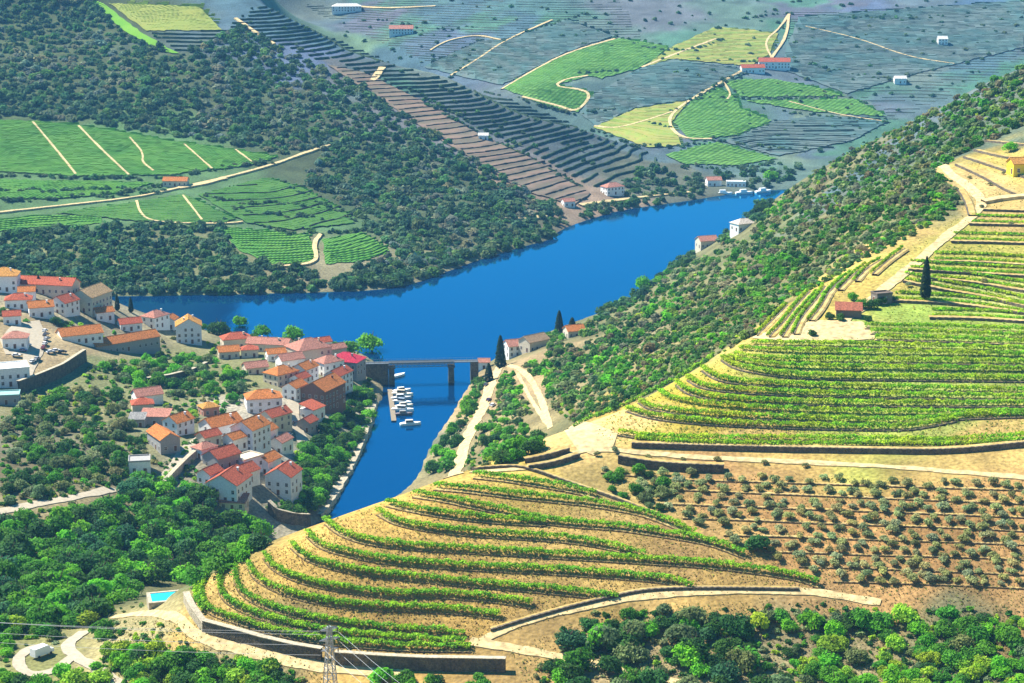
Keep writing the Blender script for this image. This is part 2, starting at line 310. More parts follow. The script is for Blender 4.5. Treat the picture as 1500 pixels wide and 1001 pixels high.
# ------------------------------------------------------------------ river
def water_material():
    m = bpy.data.materials.new('river_water'); m.use_nodes = True; N = m.node_tree.nodes; Lk = m.node_tree.links
    N.remove(N['Principled BSDF'])
    g = N.new('ShaderNodeNewGeometry'); nz = N.new('ShaderNodeTexNoise'); nz.inputs['Scale'].default_value = 0.35; nz.inputs['Detail'].default_value = 3
    Lk.new(g.outputs['Position'], nz.inputs['Vector'])
    mp = N.new('ShaderNodeMapping'); mp.inputs['Scale'].default_value = (0.012, 0.03, 1); mp.inputs['Rotation'].default_value = (0, 0, 0.5); Lk.new(g.outputs['Position'], mp.inputs['Vector'])
    wz = N.new('ShaderNodeTexNoise'); wz.inputs['Scale'].default_value = 1.0; wz.inputs['Detail'].default_value = 4; Lk.new(mp.outputs[0], wz.inputs['Vector'])
    wr = N.new('ShaderNodeMapRange'); wr.inputs[1].default_value = 0.38; wr.inputs[2].default_value = 0.68; wr.inputs[3].default_value = 0.015; wr.inputs[4].default_value = 0.055; Lk.new(wz.outputs['Fac'], wr.inputs[0])
    bp = N.new('ShaderNodeBump'); Lk.new(wr.outputs[0], bp.inputs['Distance']); Lk.new(nz.outputs['Fac'], bp.inputs['Height'])
    df = N.new('ShaderNodeBsdfDiffuse'); df.inputs['Color'].default_value = (0.0, 0.022, 0.080, 1)
    gl = N.new('ShaderNodeBsdfGlossy'); gl.inputs['Color'].default_value = (0.16, 0.74, 1.0, 1); gl.inputs['Roughness'].default_value = 0.06
    fr = N.new('ShaderNodeFresnel'); fr.inputs['IOR'].default_value = 1.9; ms = N.new('ShaderNodeMixShader')
    for q in (df, gl, fr): Lk.new(bp.outputs[0], q.inputs['Normal'])
    Lk.new(fr.outputs[0], ms.inputs[0]); Lk.new(df.outputs[0], ms.inputs[1]); Lk.new(gl.outputs[0], ms.inputs[2]); Lk.new(ms.outputs[0], N['Material Output'].inputs['Surface'])
    return m
M_WATER = water_material()
wv = [(-620, 1000, 0), (620, 1000, 0), (620, 1800, 0), (-620, 1800, 0), (-160, 690, 0), (60, 690, 0)]
mb = MB(); mb.face([wv[0], wv[1], wv[2], wv[3]]); mb.face([(-160,690,0), (60,690,0), (60,1000,0), (-160,1000,0)])
setp(mb.build('river', M_WATER), kind='structure', label='deep blue river winding between the hills')

# ------------------------------------------------------------------ draped sheets: tracks, roads, fields
def ribbon(name, px, width, m, lift=0.25, kind='structure', step=2.5, label=None, flat=False):
    P = cast(resample(smooth(px, 2), 3))[:, :2]
    P = np.array(resample(smooth([tuple(p) for p in P[::2]] + [tuple(P[-1])], 1), step))
    keep = [0]
    for i in range(1, len(P)):
        if np.hypot(*(P[i]-P[keep[-1]])) > step*0.5 and np.hypot(*(P[i]-P[keep[-1]])) < 60: keep.append(i)
    P = P[keep]; T = np.gradient(P, axis=0); T /= np.linalg.norm(T, axis=1, keepdims=True)+1e-9; Nn = np.stack([-T[:, 1], T[:, 0]], 1)
    k = 4; V = []; Fc = []
    for i, (p, n) in enumerate(zip(P, Nn)):
        wv_ = width*(1+0.25*vnoise(np.array(i*0.23), np.array(width*3.1)))
        q = [p + n*(wv_*(s/(k-1)-0.5) + (0.10*width*(random.uniform(-.4, .4) + 2*float(vnoise(np.array(i*0.37+s*9.0), np.array(width*1.7)))) if s in (0, k-1) else 0)) for s in range(k)]
        zc = max(float(hgt(*a)) for a in q) if flat else None
        for a in q: V.append((a[0], a[1], (float(hgt(*a))*0.45 + zc*0.55 if flat else float(hgt(*a))) + lift))
        if i:
            for s in range(k-1): Fc.append(((i-1)*k+s, (i-1)*k+s+1, i*k+s+1, i*k+s))
    # edges turned down into the slope
    n0 = len(V)
    for i in range(len(P)):
        for s in (0, k-1): v = V[i*k+s]; V.append((v[0], v[1], v[2]-lift-0.8))
    for i in range(1, len(P)):
        Fc.append((i*k, n0+2*i, n0+2*(i-1), (i-1)*k)); Fc.append(((i-1)*k+k-1, n0+2*(i-1)+1, n0+2*i+1, i*k+k-1))
    me = mesh_np(name, V, Fc, m, smooth_=False)
    return setp(link(name, me), kind=kind, label=label)
def patch(name, px, m, cell, lift=0.3, kind='structure', label=None, plan=False):
    q_ = resample(list(px)+[px[0]], 6)[:-1]; jj = 1.6 if cell > 4 else 0.6
    P = cast([(a+jj*random.uniform(-1, 1), b+jj*0.6*random.uniform(-1, 1)) for a, b in q_])[:, :2]
    x0, y0 = P.min(0); x1, y1 = P.max(0)
    gx, gy = np.meshgrid(np.arange(x0, x1, cell), np.arange(y0, y1, cell))
    gx = gx + (np.arange(gx.shape[0]) % 2)[:, None]*cell*0.5
    inn, dd = poly_dist(gx, gy, P); sel = inn & (dd > cell*0.5)
    verts = [Vector((float(a), float(b))) for a, b in P] + [Vector((float(a), float(b))) for a, b in zip(gx[sel], gy[sel])]
    n = len(P)
    v, e, f, *_ = geometry.delaunay_2d_cdt(verts, [(i, (i+1) % n) for i in range(n)], [tuple(range(n))], 1, 1e-4)
    A_ = np.array([(q.x, q.y) for q in v]); z = hgt(A_[:, 0], A_[:, 1]) + lift
    V = np.c_[A_, z]
    tri = np.array([t for t in f if len(t) == 3])
    a, b, c = V[tri[:, 0]], V[tri[:, 1]], V[tri[:, 2]]
    up = np.cross(b-a, c-a)[:, 2] < 0; tri[up] = tri[up][:, ::-1]
    me = mesh_np(name, V, tri, m, smooth_=True)
    return setp(link(name, me), kind=kind, label=label)

def field_mat(name, c1, c2, ang, period, soil=None, zmode=False, mixv=0.5):
    m = bpy.data.materials.new(name); m.use_nodes = True; N = m.node_tree.nodes; Lk = m.node_tree.links
    b = N['Principled BSDF']; b.inputs['Roughness'].default_value = 0.9; b.inputs['Specular IOR Level'].default_value = 0.1
    g = N.new('ShaderNodeNewGeometry'); mp = N.new('ShaderNodeMapping'); mp.inputs['Rotation'].default_value = (0, math.radians(90) if zmode else 0, math.radians(ang))
    Lk.new(g.outputs['Position'], mp.inputs['Vector'])
    wv = N.new('ShaderNodeTexWave'); wv.inputs['Scale'].default_value = 0.314/period*1.0; wv.inputs['Distortion'].default_value = 3.0 if zmode else 1.2; wv.inputs['Detail'].default_value = 2; wv.inputs['Detail Scale'].default_value = 0.6
    Lk.new(mp.outputs[0], wv.inputs['Vector'])
    nz = N.new('ShaderNodeTexNoise'); nz.inputs['Scale'].default_value = 0.03; nz.inputs['Detail'].default_value = 6; nz.inputs['Roughness'].default_value = 0.7
    Lk.new(g.outputs['Position'], nz.inputs['Vector'])
    mr = N.new('ShaderNodeMapRange'); mr.inputs[1].default_value = 0.4; mr.inputs[2].default_value = 0.62; Lk.new(nz.outputs['Fac'], mr.inputs[0])
    mx = N.new('ShaderNodeMix'); mx.data_type = 'RGBA'; mx.inputs[6].default_value = (*c1, 1); mx.inputs[7].default_value = (*c2, 1); Lk.new(mr.outputs[0], mx.inputs[0])
    mx2 = N.new('ShaderNodeMix'); mx2.data_type = 'RGBA'; s_ = soil or (0.22, 0.17, 0.10); mx2.inputs[7].default_value = (*s_, 1)
    ml = N.new('ShaderNodeMath'); ml.operation = 'MULTIPLY'; ml.inputs[1].default_value = mixv; Lk.new(wv.outputs['Fac'], ml.inputs[0])
    Lk.new(ml.outputs[0], mx2.inputs[0]); Lk.new(mx.outputs[2], mx2.inputs[6]); Lk.new(mx2.outputs[2], b.inputs['Base Color'])
    bp = N.new('ShaderNodeBump'); bp.invert = True; bp.inputs['Distance'].default_value = 0.8; bp.inputs['Strength'].default_value = 0.7; Lk.new(wv.outputs['Fac'], bp.inputs['Height']); Lk.new(bp.outputs[0], b.inputs['Normal'])
    return m
FG = field_mat('vine_field_green', (0.045,0.163,0.018), (0.081,0.202,0.024), 20, 2.4, (0.073,0.144,0.030), mixv=0.35)
FG2 = field_mat('vine_field_deep', (0.032,0.126,0.018), (0.064,0.174,0.024), -35, 2.4, (0.081,0.115,0.036), mixv=0.5)
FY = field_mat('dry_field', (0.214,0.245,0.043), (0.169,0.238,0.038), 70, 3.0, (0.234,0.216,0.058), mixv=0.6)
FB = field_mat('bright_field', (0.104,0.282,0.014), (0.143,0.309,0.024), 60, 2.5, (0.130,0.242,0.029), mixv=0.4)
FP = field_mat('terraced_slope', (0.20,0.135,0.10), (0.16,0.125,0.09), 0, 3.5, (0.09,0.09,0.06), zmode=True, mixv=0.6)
FD = field_mat('far_vine_slope', (0.055,0.12,0.12), (0.085,0.14,0.13), 10, 4.0, (0.12,0.13,0.12), zmode=True, mixv=0.5)  # bluish to go with the haze-tinted far ground
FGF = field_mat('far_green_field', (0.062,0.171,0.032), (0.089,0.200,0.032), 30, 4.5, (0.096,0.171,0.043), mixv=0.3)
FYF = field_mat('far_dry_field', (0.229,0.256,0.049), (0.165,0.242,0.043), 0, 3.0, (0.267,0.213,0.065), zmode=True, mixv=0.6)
FIELDS = [
 ('vineyard_field', [(-40,176),(50,179),(115,185),(170,193),(240,206),(330,219),(408,231),(360,244),(250,257),(110,259),(-40,250)], FG, 5, 'wide green vineyard field crossed by pale paths below the wood'),
 ('vineyard_field', [(-40,263),(110,267),(228,269),(160,286),(80,292),(-40,292)], FG, 5, 'narrow green vineyard strip above the long field track'),
 ('vineyard_field', [(-40,325),(60,316),(150,318),(150,328),(40,335),(-40,345)], FG, 5, 'low green vineyard below the long field track'),
 ('vineyard_field', [(80,313),(200,298),(268,286),(345,322),(325,330),(210,326)], FG2, 5, 'deep green vineyard below the small farm shed'),
 ('vineyard_field', [(290,287),(390,262),(440,276),(505,312),(520,328),(430,338),(360,328)], FG2, 5, 'walled green vineyard stepping towards the wooded slope'),
 ('vineyard_field', [(318,334),(452,345),(465,384),(400,389),(350,368)], FG, 5, 'rounded green vineyard beside the forked track'),
 ('vineyard_field', [(472,352),(530,341),(572,368),(530,384),(476,388)], FG, 5, 'small round green vineyard above the riverside trees'),
 ('vineyard_field', [(158,6),(292,11),(325,46),(215,46)], FY, 5, 'pale dry vineyard on top of the wooded hill'),
 ('grass_strip', [(135,2),(152,6),(205,48),(262,80),(240,78),(180,46)], FB, 5, 'bright green grass strip beside the hilltop vineyard'),
 ('terraced_field', [(478,95),(535,108),(640,160),(700,198),(790,238),(866,284),(840,302),(765,280),(700,240),(620,190),(540,135)], FP, 6, 'pinkish brown terraced slope running down to the river'),
 ('vineyard_field', [(735,130),(790,100),(835,78),(905,57),(980,70),(940,100),(880,116),(862,112),(812,126),(850,135),(866,140),(846,166),(800,155)], FGF, 9, 'far green vineyard with a bare pale loop of track'),
 ('vineyard_field', [(940,101),(985,89),(1078,101),(1098,106),(1010,147),(930,159),(872,186),(848,166),(868,140)], FD, 9, 'dark blue-green vineyard between the two pale far vineyards'),
 ('vineyard_field', [(942,99),(985,70),(1050,40),(1140,50),(1125,82),(1100,98),(1040,92),(985,87)], FYF, 9, 'pale dry vineyard climbing beside the far road'),
 ('vineyard_field', [(870,188),(930,161),(1010,149),(983,180),(998,214),(950,218)], FYF, 9, 'yellowish terraced vineyard across the river bend'),
 ('vineyard_field', [(987,180),(1012,150),(1050,129),(1080,145),(1085,160),(1130,178),(1080,199),(1010,207)], FGF, 9, 'green vineyard below the road to the red farmhouse'),
 ('vineyard_field', [(1060,119),(1130,117),(1190,128),(1240,142),(1085,143)], FGF, 9, 'green vineyard right under the red farmhouse'),
 ('vineyard_field', [(1092,149),(1250,146),(1300,172),(1200,166)], FGF, 9, 'long green vineyard sloping away below the farmhouse hedge'),
 ('vineyard_field', [(1082,201),(1132,180),(1200,170),(1300,178),(1250,207),(1140,230),(1060,209)], FD, 8, 'dull terraced vineyard above the bright meadow vineyard'),
 ('vineyard_field', [(975,228),(1050,210),(1138,234),(1080,243),(1000,241)], FGF, 8, 'bright green meadow vineyard just above the river bend'),
 ('vineyard_field', [(1170,26),(1330,14),(1500,2),(1500,70),(1330,112),(1240,138),(1150,104),(1147,86)], FD, 10, 'wide dull vineyard on the slope behind the red farmhouse'),
 ('vineyard_field', [(620,100),(700,62),(740,60),(830,30),(898,54),(830,77),(735,126)], FD, 10, 'dark vineyard beside the far diagonal track'),
]
for nm, px, m, cell, lab in FIELDS: patch(nm, px, m, cell, lift=1.0 if min(p[1] for p in px) < 300 else 0.6, label=lab)
patch('bare_ground', [(1098,496),(1150,478),(1200,470),(1262,472),(1285,486),(1280,498),(1180,502)], M_PATH, 2.0, 0.25, label='pale bare yard beside the hilltop barn')
patch('bare_ground', [(826,632),(850,617),(872,622),(905,636),(898,655),(870,668),(846,660)], M_PATH, 2.0, 0.25, label='pale bare turning place at the hill shoulder')
patch('car_park', [(20,474),(58,470),(70,500),(62,520),(52,540),(44,562),(30,556),(34,520),(8,520),(0,498)], M_ROAD, 3.0, 0.3, label='pale car park of the village')

TRACKS = [
 ('road', [(-30,756),(60,738),(120,727),(166,716)], 4.5, M_ROAD, 'pale road crossing the scrub left of the village'),
 ('road', [(185,1010),(150,985),(108,962),(96,945),(125,925)], 3.6, M_ROAD, 'pale lane climbing to the hairpin bend'),
 ('road', [(108,962),(75,988),(40,990),(22,972),(38,952),(66,946)], 3.4, M_ROAD, 'pale hairpin bend of the lane'),
 ('dirt_track', [(165,905),(215,898),(262,905),(285,935),(350,952),(427,972),(500,982),(600,988)], 3.0, M_PATH, 'sandy track under the big retaining wall'),
 ('dirt_track', [(688,940),(760,952),(850,970),(930,988),(1010,1005)], 3.0, M_PATH, 'sandy path running down from the terrace corner'),
 ('dirt_track', [(700,943),(740,922),(800,902),(900,880),(1000,868),(1170,864),(1290,884)], 2.6, M_PATH, 'sandy track under the olive grove'),
 ('dirt_track', [(690,692),(740,690),(790,684),(830,672),(850,660),(900,660),(1000,670),(1150,677),(1300,684),(1420,694),(1520,702)], 2.3, M_PATH, 'sandy track between the olive grove and the upper vineyard'),
 ('dirt_track', [(1225,478),(1262,452),(1300,420),(1340,388),(1385,347),(1420,322),(1445,298),(1420,275),(1395,258),(1380,243)], 4.0, M_PATH, 'sandy track climbing the crest past the cypress'),
 ('dirt_track', [(1440,298),(1470,292),(1500,290),(1540,288)], 3.5, M_PATH, 'sandy side track on the hilltop'),
 ('dirt_track', [(664,698),(676,668),(688,632),(704,606),(714,580),(722,552),(735,535)], 6.0, M_PATH, 'pale road along the inlet bank'),
 ('dirt_track', [(735,535),(765,540),(790,575),(806,628)], 2.6, M_PATH, 'sandy track dropping from the shoulder to the bank houses'),
 ('dirt_track', [(758,548),(780,590),(800,620)], 1.5, M_PATH, 'eroded sandy gully beside the track'),
 ('dirt_track', [(-30,316),(100,302),(200,291),(262,277),(330,262),(400,243),(440,228),(485,213)], 2.8, M_PATH, 'long pale field track across the far vineyards'),
 ('dirt_track', [(262,277),(300,270),(330,262)], 6.0, M_PATH, 'wide pale apron at the field shed'),
 ('dirt_track', [(48,180),(80,218),(112,258)], 1.7, M_PATH, 'pale path down the wide vineyard, first from the wood edge'),
 ('dirt_track', [(115,186),(150,222),(190,259)], 1.7, M_PATH, 'pale path down the middle of the wide vineyard'),
 ('dirt_track', [(190,203),(212,228),(206,238),(225,252)], 1.4, M_PATH, 'crooked pale path in the wide vineyard'),
 ('dirt_track', [(270,213),(312,250)], 1.4, M_PATH, 'short pale path near the narrow end of the wide vineyard'),
 ('dirt_track', [(345,221),(372,241)], 1.4, M_PATH, 'shortest pale path at the tip of the wide vineyard'),
 ('dirt_track', [(268,288),(296,324)], 1.4, M_PATH, 'pale path dividing the deep green vineyard'),
 ('dirt_track', [(200,296),(206,318),(230,328),(330,330),(360,326)], 1.8, M_PATH, 'pale track round the foot of the deep green vineyard'),
 ('dirt_track', [(470,345),(458,360),(468,386),(420,392),(390,391)], 3.0, M_PATH, 'forked pale track between the round vineyards'),
 ('dirt_track', [(560,100),(552,112),(546,120)], 6.0, M_PATH, 'pale bare patch on the terraced ridge'),
 ('dirt_track', [(345,28),(380,52),(402,66)], 3.5, M_PATH, 'pale ridge track above the wood'),
 ('dirt_track', [(735,320),(790,322),(818,308)], 4.0, M_PATH, 'pale riverside road at the wooded point'),
 ('dirt_track', [(850,302),(895,296),(960,288),(1012,283)], 4.0, M_PATH, 'pale riverside road below the terraced slope'),
 ('dirt_track', [(735,132),(780,105),(832,78),(905,57)], 3.0, M_PATH, 'far pale track along the upper edge of the green vineyard'),
 ('dirt_track', [(765,143),(830,160),(845,166),(868,140),(850,132),(810,128),(825,118),(862,112)], 3.0, M_PATH, 'far looping pale track in the green vineyard'),
 ('dirt_track', [(1156,22),(1152,55),(1135,80),(1125,92)], 3.0, M_PATH, 'far pale road climbing above the red farmhouse'),
 ('dirt_track', [(1100,98),(1060,120),(1020,142),(985,165),(978,185),(1000,205),(1046,205)], 3.0, M_PATH, 'far pale road winding down from the red farmhouse'),
 ('dirt_track', [(940,100),(985,82),(1050,58)], 3.0, M_PATH, 'far pale track between the two dry vineyards'),
 ('dirt_track', [(660,112),(700,88),(740,60),(810,30)], 2.6, M_PATH, 'far pale track on the blue hillside'),
 ('dirt_track', [(1130,85),(1118,62),(1140,45),(1156,22)], 2.4, M_PATH, 'far narrow lane looping above the red farmhouse'),
 ('dirt_track', [(985,165),(940,180),(900,190),(870,186)], 2.2, M_PATH, 'far thin path across the yellowish vineyard'),
 ('dirt_track', [(1060,122),(1072,140),(1064,148)], 2.0, M_PATH, 'far thin path under the farmhouse vineyard'),
 ('dirt_track', [(1155,150),(1230,170),(1300,180)], 2.0, M_PATH, 'far thin path below the long green vineyard'),
 ('dirt_track', [(630,75),(655,60),(700,52),(735,60)], 2.2, M_PATH, 'far thin path near the white farmhouse'),
 ('dirt_track', [(1180,40),(1260,58),(1330,85),(1400,95)], 1.8, M_PATH, 'far faint path over the blue slope'),
 ('dirt_track', [(500,8),(560,14),(640,10)], 3.0, M_PATH, 'far pale track beside the high white farm buildings'),
]
for nm, px, w, m, lab in TRACKS: ribbon(nm, px, w, m, label=lab, lift=0.3 if px[0][1] > 400 else 1.25, step=2.0 if px[0][1] > 400 else 5.0)
ribbon('street', [(455,668),(440,640),(428,612),(430,585),(445,555),(455,535),(470,522)], 5.0, M_ROAD, label='pale village street between the houses', lift=0.5)
ribbon('street', [(300,640),(270,660),(252,690),(240,705)], 4.5, M_ROAD, label='steep shaded village ramp beside its wall', lift=0.5)

# ------------------------------------------------------------------ terraces, vine rows, walls
def plan_line(px, step=1.0, n=2):
    P = cast(resample(smooth(px, n), 2.5))
    jump = np.hypot(*np.diff(P[:, :2], axis=0).T) > 18
    runs = np.split(np.arange(len(P)), np.where(jump)[0]+1); P = P[max(runs, key=len)]
    Q = P[:, :2].copy()
    for _ in range(4): Q[1:-1] = (Q[:-2]+2*Q[1:-1]+Q[2:])/4
    return np.array(resample([tuple(q) for q in Q], step))
def uphill(P):
    gx, gy = grad(P[:, 0], P[:, 1], 3.0); T = np.gradient(P, axis=0); T /= np.linalg.norm(T, axis=1, keepdims=True)+1e-9
    Nn = np.stack([-T[:, 1], T[:, 0]], 1); s = np.sign((Nn[:, 0]*gx+Nn[:, 1]*gy).mean()) or 1
    return Nn*s
def wall_verts(P, N, prof):
    V = []; k = len(prof)
    z0 = hgt(P[:, 0], P[:, 1])
    for _ in range(3): z0[1:-1] = (z0[:-2]+2*z0[1:-1]+z0[2:])/4
    for i in range(len(P)):
        for (o, z) in prof: V.append((P[i, 0]+N[i, 0]*o, P[i, 1]+N[i, 1]*o, z0[i]+z))
    Fc = []
    for i in range(1, len(P)):
        for s in range(k-1): Fc.append(((i-1)*k+s, (i-1)*k+s+1, i*k+s+1, i*k+s))
    return np.array(V), np.array(Fc)
def terrace(px, h, depth, label, group, wm=None, bench=True, name='terrace_wall', thick=0.6):
    P = plan_line(px, 2.0)
    if len(P) < 3: return
    N = uphill(P); wm = wm or M_STONE
    jit = 0.12*np.sin(np.arange(len(P))*1.7)
    root = empty(name, (P[0, 0], P[0, 1], float(hgt(P[0, 0], P[0, 1]))))
    setp(root, label, 'terrace wall', group)
    V, Fc = wall_verts(P + N*0, N, [(0, -1.0), (0.12, h), (thick, h+0.03), (thick+0.05, -0.5)])
    V[1::4, 2] += jit*0.6; V[2::4, 2] += jit*0.6
    V -= np.array(root.location); link('masonry', mesh_np('masonry', V, Fc, wm), root)
    if bench:
        V, Fc = wall_verts(P, N, [(thick+0.02, h-0.06), (thick+depth*0.5, h-0.02), (thick+depth, h+0.06), (thick+depth+0.6, -0.3+h)])
        V -= np.array(root.location); link('terrace_bench', mesh_np('terrace_bench', V, Fc, M_BENCH), root)
def leaf_cloud(C, size, rng_, bias=None, bw=0.55, up=0.25):
    n = len(C); nr_ = rng_.normal(size=(n, 3)); nr_ /= np.linalg.norm(nr_, axis=1, keepdims=True)
    if bias is not None: nr_ = nr_*(1-bw) + bias*bw
    nr_[:, 2] += up; nr_ /= np.linalg.norm(nr_, axis=1, keepdims=True)+1e-9
    r = rng_.normal(size=(n, 3)); u = np.cross(nr_, r); u /= np.linalg.norm(u, axis=1, keepdims=True)+1e-9; w = np.cross(nr_, u)
    s = np.asarray(size).reshape(-1, 1)*np.ones((n, 1))
    a = 0.5*s*(0.8+0.4*rng_.random((n, 1))); b = 0.5*s*(0.6+0.5*rng_.random((n, 1)))
    V = np.stack([C-u*a-w*b*0.6, C+u*a*0.7-w*b, C+u*a+w*b*0.7, C-u*a*0.6+w*b], 1).reshape(-1, 3)
    return V, np.arange(4*n).reshape(n, 4)
def vine_row(px, off, hb, label, group, m=None, dens=26, wid=0.75, hh=1.35, leaf=0.5, name='vine_row', floor=0.45):
    P = plan_line(px, 0.5)
    if len(P) < 6: return
    N = uphill(P)
    n = int(len(P)*0.5*dens); t = rng.random(n)*(len(P)-1.01); i = t.astype(int); f = (t-i)[:, None]
    base = P[i]*(1-f)+P[i+1]*f + N[i]*off
    dn = 0.62+0.75*vnoise(t*0.11, np.full(n, len(P)*0.37)); keep = rng.random(n) < np.clip(dn+0.35, floor, 1)*(0.76+0.24*np.cos(t*0.5*6.283/1.5))
    base, i, t = base[keep], i[keep], t[keep]; n = len(base)
    cx = rng.normal(size=n)*wid*0.36; hz = hb + 0.15 + rng.beta(2.2, 1.4, n)*hh*(1+0.5*vnoise(t*0.35, np.full(n, 9.1)))
    C = np.c_[base + N[i]*cx[:, None], hgt(P[i, 0], P[i, 1]) + hz]
    bias = np.c_[N[i]*np.sign(cx)[:, None]*np.minimum(1, np.abs(cx)/0.3)[:, None], (hz-hb-0.7)]
    V, Fc = leaf_cloud(C, leaf*(0.7+0.6*rng.random(n)), rng, bias, 0.5)
    o = np.array([V[:, 0].mean(), V[:, 1].mean(), V[:, 2].min()])
    setp(link(name, mesh_np(name, V-o, Fc, m or M_VINE), None, o), label, 'vine row', group)

ORD = ['first','second','third','fourth','fifth','sixth','seventh','eighth','ninth','tenth','eleventh','twelfth','thirteenth','fourteenth','fifteenth','sixteenth','seventeenth']
SPUR = [
 [(692,699),(742,704),(814,716),(842,721),(872,729)],
 [(634,716),(694,721),(742,728),(814,735),(862,740),(910,748),(951,757),(1018,786)],
 [(603,727),(646,733),(694,744),(742,753),(778,764),(838,771),(898,775),(922,778),(994,789),(1042,798),(1090,817)],
 [(564,740),(598,748),(646,757),(706,764),(766,768),(800,769)],
 [(550,752),(574,767),(622,777),(682,784),(766,789),(826,793),(862,798),(898,805),(946,819)],
 [(474,766),(490,780),(514,791),(550,799),(598,804),(622,806),(718,811),(814,817),(898,822),(946,825),(1042,831),(1114,840),(1174,850),(1198,860)],
 [(447,784),(466,803),(514,816),(562,825),(622,830),(718,836),(790,839),(850,843),(922,848),(982,854),(1013,865)],
 [(424,801),(442,818),(478,832),(538,844),(598,849),(622,852),(694,859),(766,865),(838,872),(905,880)],
 [(384,816),(394,832),(430,851),(478,863),(538,872),(598,876),(622,873),(718,880),(778,890)],
 [(361,829),(366,844),(394,863),(442,880),(502,890),(562,894),(598,895),(670,898),(732,907)],
 [(343,832),(339,847),(351,873),(394,894),(454,909),(502,918),(598,928),(647,930),(680,935)],
 [(322,842),(317,856),(322,878),(358,899),(418,918),(466,928),(502,933),(598,941),(682,947)],
 [(302,845),(289,868),(294,885),(304,899),(346,913),(394,928),(454,940),(490,945),(538,949),(598,953),(689,954)],
 [(292,852),(281,870),(285,885),(296,900)],
]
for k, r in enumerate(SPUR):
    terrace([(x, y+4) for x, y in r], 0.42, 1.8, f'low earth bank under the {ORD[k]} vine row down the rounded spur', 'terrace walls of the rounded spur', wm=M_BANK, thick=0.4)
    vine_row(r, 0.6, 0.55, f'curving green vine row, {ORD[k]} down from the top of the rounded spur', 'vine rows of the rounded spur', dens=74, hh=1.6, wid=1.3, leaf=0.47)
UPPER = [
 [(1267,481),(1380,483),(1500,487),(1560,489)],
 [(1275,489),(1380,492),(1500,496),(1560,498)],
 [(1282,498),(1400,501),(1500,505),(1560,507)],
 [(1100,506),(1150,507),(1318,510),(1500,516),(1560,518)],
 [(1082,514),(1150,518),(1318,520),(1500,524),(1560,526)],
 [(1074,522),(1095,527),(1150,531),(1318,532),(1500,535),(1560,537)],
 [(1066,526),(1085,533),(1150,541),(1318,543),(1500,546),(1560,548)],
 [(1055,527),(1072,539),(1108,547),(1170,555),(1318,557),(1500,559),(1560,560)],
 [(1026,542),(1041,554),(1076,563),(1170,568),(1318,573),(1500,576),(1560,578)],
 [(1005,556),(1020,567),(1065,575),(1170,580),(1318,583),(1500,586),(1560,588)],
 [(988,563),(1002,577),(1060,589),(1170,593),(1318,596),(1500,596),(1560,596)],
 [(964,577),(983,589),(1060,599),(1170,605),(1318,609),(1500,609),(1560,609)],
 [(930,587),(945,599),(1012,610),(1170,617),(1318,622),(1402,614),(1500,611)],
 [(916,602),(954,614),(1036,623),(1170,628),(1318,631),(1354,627),(1402,617)],
 [(904,637),(940,643),(1012,647),(1170,646),(1354,650),(1402,650),(1500,643),(1560,640)],
 [(930,647),(1012,654),(1170,656),(1290,654),(1390,657),(1500,650)],
]
for k, r in enumerate(UPPER):
    if k not in (4, 6, 11): terrace([(x, y+3) for x, y in r], 0.5, 1.4, f'low stone terrace wall under the {ORD[k]} vine row below the hilltop barn', 'terrace walls of the upper vineyard')
    vine_row(r, 0.55, 0.5, f'long level green vine row, {ORD[k]} down the slope below the hilltop barn', 'vine rows of the upper vineyard', m=M_VINE2, dens=72, hh=1.5, wid=1.35, leaf=0.47)
for lab_, r in zip(('long dark vine hedge along the crest edge of the upper vineyard', 'short dark vine hedge above the bare turning place'), ([(872,612),(925,590),(965,570),(1010,546),(1050,520),(1090,499)], [(838,628),(870,610),(905,596)])):
    vine_row(r, 0.0, 0.0, lab_, 'crest hedges', m=M_VINE, dens=60, hh=1.8, floor=0.9)
CREST = [[(1106,492),(1128,470),(1150,448)],[(1124,494),(1146,472),(1165,446),(1183,428)],[(1143,494),(1160,468),(1178,448),(1196,428)],[(1160,490),(1170,466),(1196,436),(1205,420)],[(1183,470),(1200,450),(1212,425),(1232,408)],[(1204,436),(1226,414),(1246,400)],[(1225,425),(1248,402),(1268,388)],[(1250,412),(1268,392),(1290,380)],[(1275,402),(1300,380),(1322,365)]]
for k, r in enumerate(CREST):
    vine_row(r, 0.0, 0.2, f'short yellowing vine row on the crest beside the wood, {ORD[k]} from the bare yard', 'vine rows on the crest', m=M_VINE2, dens=48, hh=1.2, floor=0.9)
    terrace([(x+2, y+2) for x, y in r], 0.8, 1.2, f'short stone wall beside the {ORD[k]} crest vine row from the bare yard', 'terrace walls of the crest')
HILLTOP = [[(1394,357),(1450,358),(1500,360),(1560,361)],[(1420,331),(1500,333),(1560,334)],[(1366,386),(1430,387),(1500,392),(1560,394)],[(1330,398),(1400,402),(1500,408),(1560,410)],[(1362,411),(1420,416),(1500,430),(1550,436)],[(1322,415),(1380,428),(1440,438),(1500,452)],[(1308,444),(1400,448),(1500,463),(1560,468)],[(1362,469),(1430,470),(1500,475),(1560,478)],
 [(1398,243),(1440,262),(1480,286),(1520,296)],[(1410,232),(1450,245),(1500,262)],[(1425,222),(1465,232),(1520,240)],[(1440,310),(1500,312),(1560,314)],[(1400,278),(1412,296),(1418,318)],[(1440,208),(1500,215),(1560,218)]]
for r in HILLTOP: terrace(r, 0.95, 2.4, 'long dry-stone terrace wall on the grassy hilltop', 'terrace walls of the hilltop', thick=0.5)
for r in HILLTOP[:8]:
    for dy in (-5, -14): vine_row([(x+4, y+dy) for x, y in r], 0.3, 0.1, 'thin yellow-green vine row between the hilltop terrace walls', 'vine rows of the hilltop', m=M_VINE2, dens=40, hh=0.8, wid=1.3, floor=1.0, leaf=0.65)
